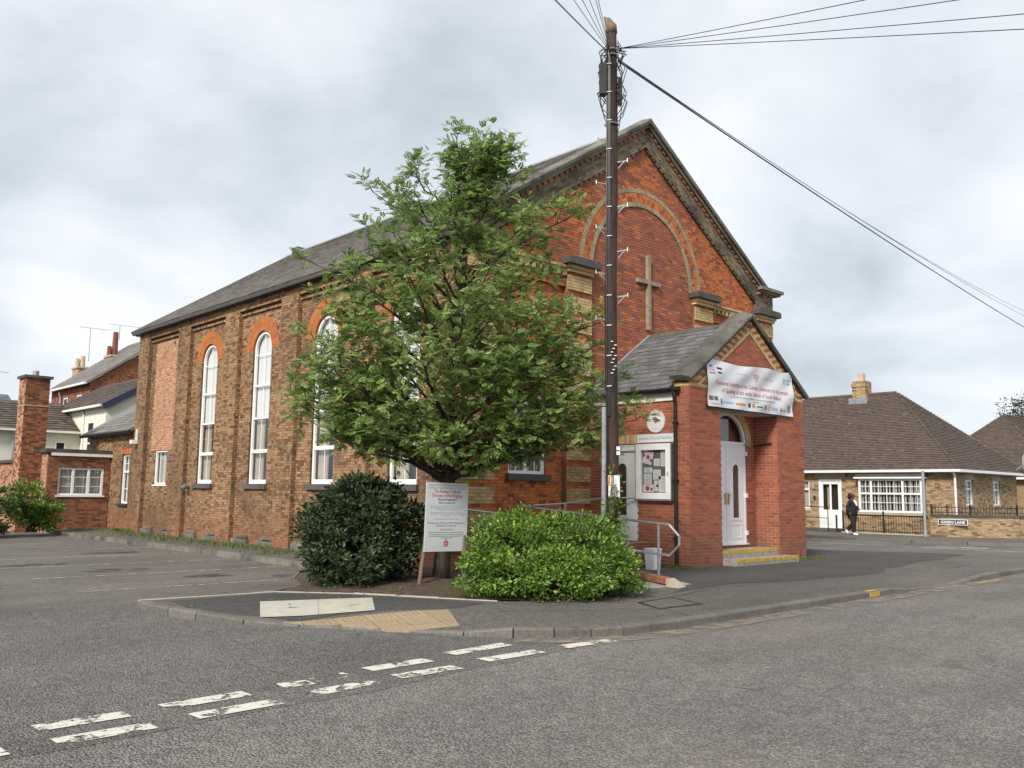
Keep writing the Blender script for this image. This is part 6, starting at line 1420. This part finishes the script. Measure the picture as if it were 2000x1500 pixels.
# projecting bay window
by = MB(); by.box(FBW, bay[0]-0.06, bay[1]+0.06, 0.80, 0.93, -0.05, 0.42); by.build('bay_sill', M['stone_pale'], bg_)
MB().box(FBW, bay[0]-0.12, bay[1]+0.12, 2.52, 2.70, -0.05, 0.36).build('bay_roof', M['stone_dark'], bg_); MB().box(FBW, bay[0]-0.10, bay[1]+0.14, 2.45, 2.518, -0.05, 0.50).build('bay_fascia', M['upvc'], bg_)
flat_window(bg_, FBW, bay[0]+0.02, bay[1]-0.02, 0.94, 2.44, 0.36, mull=(17.12, 18.55), trans=(1.78,), bars_u=(16.5, 16.78, 17.5, 17.85, 18.2, 18.8), bars_v=(1.38, 2.10), backn=0.7, curtain='strips', fw_=0.09)
MB().box(FBW, bay[0]+0.02, bay[0]+0.07, 0.94, 2.44, 0.0, 0.28).box(FBW, bay[1]-0.07, bay[1]-0.02, 0.94, 2.44, 0.0, 0.28).build('bay_cheek', M['upvc'], bg_)
BY = Bricks(); BY.layer(Frame((39.62,0,0), (0,1,0), (0,0,1), (-1,0,0)), -0.15, 0.825, [(bay[0], bay[1])], 'brick_bungalow', 0.0, 0.38, 'stretcher'); BY.build(bg_, 'mortar', 'bay_base')
cs = MB(); CKB = Bricks()
for fr_ in (Frame((43.7,0,0), (0,1,0), (0,0,1), (-1,0,0)), ): CKB.layer(fr_, 6.0, 7.5, [(20.55, 21.25)], 'brick_bungalow', 0.0, 0.2, 'stretcher'); CKB.layer(fr_, 7.2, 7.35, [(20.50, 21.30)], 'brick_bungalow', 0.04, 0.2, 'stretcher')
CKB.layer(Frame((0,20.55,0), (1,0,0), (0,0,1), (0,-1,0)), 6.0, 7.5, [(43.71, 44.4)], 'brick_bungalow', 0.0, 0.2, 'stretcher')
CKB.build(bg_, 'mortar', 'chimney'); MB().w(43.72, 44.4, 20.57, 21.25, 6.0, 7.49).build('chimney_core', M['mortar'], bg_); MB().w(43.9, 44.2, 20.75, 21.05, 7.5, 7.9).build('chimney_pot', M['buff_pot'], bg_)
MB().w(43.55, 44.5, 20.42, 21.38, 6.25, 6.62).build('flashing', M['lead'], bg_)
MB().tube([(39.7,14.95,2.75), (39.9,14.97,2.5), (39.92,14.98,0.3)], 0.05, 8).build('downpipe', M['upvc'], bg_)
wl = MB(); wl.box(FBW, 21.45, 21.57, 1.98, 2.22, 0.0, 0.08); wl.build('wall_lamp', M['grey_paint'], bg_); MB().box(FBW, 21.45, 21.53, 1.45, 1.65, 0.0, 0.05).build('door_bell', M['black'], bg_)
sd = MB(); P = []
for i in range(5):
    for j in range(16): a = 2*math.pi*j/16; r_ = 0.45*i/4; P.append((47.3 + r_*math.cos(a)*0.8, 14.5 - 0.10*(1-(i/4)**2) + 0.0, 3.35 + r_*math.sin(a)*0.95))
sd.poly(P, [(i*16+j, i*16+(j+1) % 16, (i+1)*16+(j+1) % 16, (i+1)*16+j) for i in range(4) for j in range(16)]); sd.tube([(47.3,14.45,3.3), (47.3,14.9,3.0), (47.3,15.05,2.95)], 0.03, 6); sd.build('satellite_dish', M['grey_paint'], bg_)
b2 = thing('far_bungalow', (56, 15.5, 0), 'second brown roofed bungalow further along at the right edge', 'bungalow')
MB().w(56, 75, 15.4, 23.4, -0.1, 2.8).build('wall', M['brick_bungalow'], b2); hip_roof(b2, 56, 75, 15.4, 23.4, 2.84, 3.95, 'tile')
fc = thing('board_fence', (49.5, 14.6, 0), 'dark weathered board fence beside the bungalow', 'fence')
for i in range(14): MB().w(48.0+0.155*i, 48.145+0.155*i, 14.55+0.008*(i % 2), 14.575+0.008*(i % 2), 0, 1.85).build('board', M['wood_post'], fc)
for z_ in (0.4, 1.5): MB().w(48.0, 50.2, 14.59, 14.66, z_, z_+0.08).build('rail', M['wood_post'], fc)
# garden wall with railing and street name
gw = thing('garden_wall', (39.3, 14.6, 0), 'low buff brick garden wall with dark coping at the lane corner', 'wall')
wp = [(39.0,15.72), (38.95,15.0), (39.4,14.2), (41.0,12.9), (43.4,11.85), (47.5,11.1), (54,10.8)]
GW = Bricks(); wf = []
for (xa, ya), (xb, yb) in zip(wp[:-1], wp[1:]):
    d = np.array([xb-xa, yb-ya, 0]); L = np.linalg.norm(d); d /= L; f_ = Frame((xa, ya, 0), d, (0,0,1), (-abs(d[1]) if True else 0, -abs(d[0]), 0)); f_.N = np.array([d[1], -d[0], 0]); f_.flip = np.dot(np.cross(f_.U, f_.V), f_.N) < 0
    wf.append((f_, L)); GW.layer(f_, -0.15, 0.825, [(0, L)], 'brick_bungalow', 0.0, 0.22, 'stretcher')
GW.build(gw, 'mortar', 'wall')
for f_, L in wf:
    u = 0
    while u < L-0.05: e_ = min(u+0.45, L); MB().box(f_, u+0.004, e_-0.004, 0.826, 0.93, -0.25, 0.035).build('coping_stone', M['stone_dark'], gw); u = e_
rl = thing('wall_railing', (39.5, 14.5, 0.9), 'black hooped iron railing on top of the garden wall', 'railing')
for f_, L in wf[:4]:
    mb = MB(); mb.tube([f_.p(0.03, 1.02, -0.1), f_.p(L-0.03, 1.02, -0.1)], 0.014, 6); u = 0.08
    mb.tube([f_.p(0.03, 1.22, -0.1), f_.p(L-0.03, 1.22, -0.1)], 0.014, 6)
    while u < L-0.2: mb.tube([f_.p(u, 0.93, -0.1), f_.p(u, 1.27, -0.1)] + [f_.p(u+0.065-0.065*math.cos(a), 1.27+0.065*math.sin(a), -0.1) for a in np.linspace(0.3, math.pi-0.3, 5)] + [f_.p(u+0.13, 1.27, -0.1), f_.p(u+0.13, 0.93, -0.1)], 0.010, 5); u += 0.26
    mb.build('hoops', M['black_iron'], rl); MB().box(f_, 0.0, 0.05, 0.93, 1.36, -0.13, -0.08).build('post', M['black_iron'], rl)
sn = thing('street_name_sign', (39.1, 14.6, 0.6), 'black street name plate lettered GREEN LANE on the garden wall', 'sign')
f_ = wf[1][0]; d_ = -1
FN_ = Frame((38.90, 15.35, 0), (0.22, -0.975, 0), (0,0,1), (-0.975, -0.22, 0))
MB().box(FN_, 0, 1.12, 0.50, 0.74, 0, 0.03).build('plate', M['sign_white'], sn); MB().box(FN_, 0.025, 1.095, 0.525, 0.715, 0.03, 0.033).build('panel', M['ink_black'], sn)
text(sn, 'GREEN LANE', FN_, 0.56, 0.565, 0.035, 0.155, M['sign_white'], 0.92, bold=0.03)
lp = thing('grey_post', (38.55, 15.75, 0), 'plain grey steel post at the end of the garden wall', 'post')
MB().tube([(38.55,15.75,-0.05), (38.53,15.75,2.72)], 0.055, 12).build('shaft', M['grey_paint'], lp); MB().tube([(38.55,15.75,-0.02), (38.55,15.75,0.25)], 0.075, 12).build('base_sleeve', M['grey_paint'], lp); MB().tube([(38.53,15.75,2.721), (38.53,15.75,2.75)], 0.06, 12).build('cap', M['grey_paint'], lp)
fr_ = thing('front_railing', (39.15, 17.6, 0), 'black iron bar railing below the bay window', 'railing')
mb = MB(); mb.tube([(39.12,15.9,0.82), (39.12,19.6,0.82)], 0.016, 6).tube([(39.12,15.9,0.12), (39.12,19.6,0.12)], 0.014, 6); y = 15.95
mb.build('rail', M['black_iron'], fr_)
while y < 19.6: MB().tube([(39.12,y,0.05), (39.12,y,0.86)], 0.010, 5).build('bar', M['black_iron'], fr_); y += 0.115
for y_ in (17.75, 19.62): MB().w(39.09, 39.15, y_, y_+0.06, -0.02, 1.0).build('post', M['black_iron'], fr_)
MB().w(39.05, 39.2, 15.8, 19.7, -0.02, 0.04).build('edging', M['slab'], fr_)
hd = thing('entrance_handrail', (39.2, 21.5, 0), 'black two bar handrail in front of the bungalow door', 'railing')
mb = MB().tube([(39.15,20.35,1.12), (39.15,25.0,1.22)], 0.022, 8).tube([(39.15,20.35,0.62), (39.15,25.0,0.72)], 0.018, 8)
mb.build('bars', M['black_iron'], hd)
for y_ in (20.4, 22.8, 24.9): MB().tube([(39.15,y_,-0.02), (39.15,y_,1.14)], 0.022, 8).build('post', M['black_iron'], hd)
MB().tube([(39.08,19.95,-0.02), (39.08,19.95,0.78)], 0.045, 8).build('bollard_post', M['black_iron'], hd)
MB().w(39.2, 39.9, 20.0, 26, -0.05, 0.14).build('ramp_base', M['stone_dark'], hd)
# trees beyond
def far_tree(c, r_, h, label, n=9000):
    o = thing('far_tree', (c[0], c[1], 0), label, 'tree')
    MB().tube([(c[0],c[1],0), (c[0]+0.1,c[1],h*0.6)], [0.22, 0.1], 8).build('trunk', M['bark'], o)
    u = unit_rand(n); rad = npr.random(n)**0.45; lump = 1+0.25*np.sin(u[:, 0]*6+1)*np.sin(u[:, 2]*7)
    p = np.array([c[0], c[1], h*0.66]) + u*np.array([r_, r_, h*0.36])*(rad*lump)[:, None]
    leaf_cloud('crown', p, unit_rand(n), unit_rand(n), LEAF6[0], LEAF6[1], npr.uniform(0.14, 0.28, n), M['conifer'], o, kind='stuff')
far_tree((77, 23.0), 2.6, 9.6, 'dark tree top showing above the far bungalow roof')

# ================================================================== PEDESTRIAN
def skin_mesh(name, joints, edges, mat, parent, sub=2):
    me = bpy.data.meshes.new(name); me.from_pydata([j[0] for j in joints], edges, []); o = bpy.data.objects.new(name, me); COL.objects.link(o)
    o.modifiers.new('s', 'SKIN')
    sv_ = me.skin_vertices[0].data
    for i, j in enumerate(joints): sv_[i].radius = j[1] if isinstance(j[1], tuple) else (j[1], j[1]); sv_[i].use_root = (i == 0)
    ms = o.modifiers.new('u', 'SUBSURF'); ms.levels = sub; ms.render_levels = sub
    dg = bpy.context.evaluated_depsgraph_get(); m2 = bpy.data.meshes.new_from_object(o.evaluated_get(dg)); bpy.data.objects.remove(o)
    m2.name = name; m2.materials.clear(); m2.materials.append(mat); m2.shade_smooth(); ob_ = bpy.data.objects.new(name, m2); link(ob_, parent); return ob_
PO = np.array([36.75, 18.05, 0.0]); HD = np.array([0.0, -1.0, 0.0]); SD = np.array([-1.0, 0, 0])      # walks towards -y (right in view)
pe = thing('person', tuple(PO), 'person in black coat and white trainers walking past the bungalow door', 'person')
def pj(f_, s_, z): return tuple(PO + HD*f_ + SD*s_ + np.array([0, 0, z]))
J = [(pj(0,0,0.98),(0.15,0.12)), (pj(0.0,0,1.20),(0.15,0.12)), (pj(0.02,0,1.42),(0.15,0.10)), (pj(0.03,0,1.52),0.055), (pj(0.06,0,1.60),0.075), (pj(0.08,0,1.70),0.09), (pj(0.07,0,1.76),0.06),
     (pj(0.02,0.19,1.42),0.06), (pj(-0.10,0.24,1.16),0.05), (pj(0.02,0.22,0.92),0.038), (pj(0.05,0.21,0.84),0.03),
     (pj(0.02,-0.19,1.42),0.06), (pj(-0.02,-0.24,1.16),0.05), (pj(0.20,-0.18,1.10),0.038), (pj(0.27,-0.15,1.10),0.03),
     (pj(0,0.10,0.92),0.10), (pj(0.10,0.10,0.50),0.068), (pj(0.10,0.10,0.10),0.045), (pj(0,-0.10,0.92),0.10), (pj(0.02,-0.10,0.50),0.068), (pj(-0.30,-0.10,0.22),0.045)]
E_ = [(0,1), (1,2), (2,3), (3,4), (4,5), (5,6), (2,7), (7,8), (8,9), (9,10), (2,11), (11,12), (12,13), (13,14), (0,15), (15,16), (16,17), (0,18), (18,19), (19,20)]
skin_mesh('body', J, E_, M['skin'], pe)
CJ = [(pj(-0.04,0,0.72),(0.26,0.25)), (pj(-0.01,0,1.05),(0.27,0.26)), (pj(0.02,0,1.30),(0.25,0.23)), (pj(0.02,0,1.47),(0.15,0.12)), (pj(0.02,0.20,1.42),0.082), (pj(-0.10,0.25,1.16),0.072), (pj(0.01,0.23,0.95),0.055), (pj(0.02,-0.20,1.42),0.082), (pj(-0.02,-0.25,1.16),0.072), (pj(0.17,-0.20,1.11),0.055)]
skin_mesh('coat', CJ, [(0,1), (1,2), (2,3), (2,4), (4,5), (5,6), (2,7), (7,8), (8,9)], M['coat'], pe)
TJ = [(pj(0,0,0.90),(0.17,0.15)), (pj(0.02,0.10,0.80),0.15), (pj(0.10,0.10,0.50),0.115), (pj(0.10,0.10,0.10),0.08), (pj(0,-0.10,0.80),0.15), (pj(0.03,-0.10,0.50),0.115), (pj(-0.28,-0.10,0.23),0.08)]
skin_mesh('trousers', TJ, [(0,1), (1,2), (2,3), (0,4), (4,5), (5,6)], M['coat'], pe)
skin_mesh('hair', [(pj(0.03,0,1.76),0.14), (pj(-0.02,0,1.68),0.15), (pj(-0.06,0,1.58),0.13), (pj(-0.07,0,1.47),0.09)], [(0,1), (1,2), (2,3)], M['hair'], pe)
skin_mesh('shoe', [(pj(0.07,0.10,0.06),0.055), (pj(0.18,0.10,0.045),0.05), (pj(0.30,0.10,0.035),0.035)], [(0,1), (1,2)], M['shoe'], pe); skin_mesh('shoe', [(pj(-0.34,-0.10,0.22),0.055), (pj(-0.30,-0.10,0.12),0.05), (pj(-0.24,-0.10,0.05),0.036)], [(0,1), (1,2)], M['shoe'], pe)
skin_mesh('shirt_front', [(pj(0.13,0.09,1.48),0.045), (pj(0.23,0.10,1.36),0.05), (pj(0.27,0.09,1.22),0.03)], [(0,1), (1,2)], M['white_cloth'], pe)
for s_, a in ((0.22, pj(0.05,0.21,0.86)), (-0.15, pj(0.24,-0.16,1.10))):
    a = np.array(a)
    for k_ in range(5):
        off = HD*(0.018*(k_-2)) + np.array([0, 0, 0]); L = (0.05, 0.075, 0.08, 0.075, 0.06)[k_]; dv = np.array([0, 0, -1.0]) if s_ > 0 else HD*0.8+np.array([0, 0, -0.3])
        st_ = a + (HD if s_ > 0 else np.array([0, 0, 1.0]))*(0.018*(k_-2)); MB().tube([st_, st_+dv*L*0.6, st_+dv*L+SD*0.02], [0.010, 0.009, 0.006], 6).build('finger', M['skin'], pe)

# ================================================================== WEAR AND LITTER
def litter(name, spots, size, mat, label, zf):
    C_ = np.concatenate([np.column_stack([npr.normal(x, rx, n), npr.normal(y, ry, n), np.zeros(n)]) for x, y, rx, ry, n in spots])
    C_[:, 2] = [zf(a, b) for a, b in C_[:, :2]]
    m_ = len(C_); a = npr.uniform(0, 6.28, m_); D_ = np.column_stack([np.cos(a), np.sin(a), npr.normal(0, 0.12, m_)]); U_ = np.column_stack([npr.normal(0, 0.25, m_), npr.normal(0, 0.25, m_), np.ones(m_)])
    return tag(leaf_cloud(name, C_, D_, U_, LEAF6[0], LEAF6[1], npr.uniform(0.5, 1.2, m_)*size, M[mat], None), label, 'litter', kind='stuff')
M['dead_leaf'] = leaf_mat('dead_leaf', [(0, (0.07,0.04,0.022)), (0.6, (0.16,0.10,0.05)), (1, (0.27,0.20,0.10))], 0.8, 0.05)
litter('leaf_litter', [(8.6,12.2,0.6,0.35,140), (9.4,11.6,0.5,0.5,120), (10.2,9.0,0.8,0.2,50), (8.3,11.4,0.4,0.5,30), (8.2,7.3,1.0,0.08,20), (6.5,12.3,0.8,0.4,25)], 0.06, 'dead_leaf', 'scattered dead leaves on the soil bed and pavement', lambda x, y: 0.03)
M['silt'] = worn_paint('sandy_kerb_silt', (0.30,0.245,0.19), 0.40, 0.66, scale=3.0)
P = []; F = []
KS = [k_ for k_ in KL if 7.3 < k_[0] < 26.0]
for i, (a, b, t_) in enumerate(KS):
    p0 = KS[max(i-1, 0)]; p1 = KS[min(i+1, len(KS)-1)]; d = Vector((p1[0]-p0[0], p1[1]-p0[1])).normalized()
    P += [(a, b, ZR+0.0125), (a + d.y*0.36, b - d.x*0.36, ZR+0.0115)]
    if i: F.append((2*i-2, 2*i-1, 2*i+1, 2*i))
mesh_obj('silt_strip', P, F, M['silt'], road)
M['stain'] = worn_paint('oil_stain', (0.045,0.042,0.04), 0.44, 0.64, scale=2.2)
for (x_, y_, a_, b_) in ((6.9,19.4,0.7,0.35), (7.9,17.2,0.55,0.28), (8.6,24.6,0.8,0.3), (5.9,21.6,0.7,0.3), (9.3,16.4,0.5,0.22), (3.2,17.5,0.9,0.4)):
    mesh_obj('oil_stain', [(x_+a_*math.cos(q*math.pi/10), y_+b_*math.sin(q*math.pi/10), ZR+0.002) for q in range(20)], [tuple(range(20))], M['stain'], road)
def seam(pts, wd=0.018):
    for A, B_ in zip(pts[:-1], pts[1:]):
        d = Vector((B_[0]-A[0], B_[1]-A[1])).normalized(); n_ = Vector((-d.y, d.x))*wd/2
        mesh_obj('trench_seam', [(A[0]-n_.x, A[1]-n_.y, pz(*A)+0.007), (B_[0]-n_.x, B_[1]-n_.y, pz(*B_)+0.007), (B_[0]+n_.x, B_[1]+n_.y, pz(*B_)+0.007), (A[0]+n_.x, A[1]+n_.y, pz(*A)+0.007)], [(0,1,2,3)], M['stone_dark'], pavement)
seam([(8.3,9.1), (9.2,8.55), (10.1,8.0), (10.35,7.85)]); seam([(10.3,7.85), (10.1,7.3)]); seam([(11.6,8.7), (13.3,9.1), (15.2,9.0), (17.2,8.75), (19.0,8.65), (20.6,9.45)]); seam([(21.0,8.2), (23.4,8.5), (23.2,9.0)])
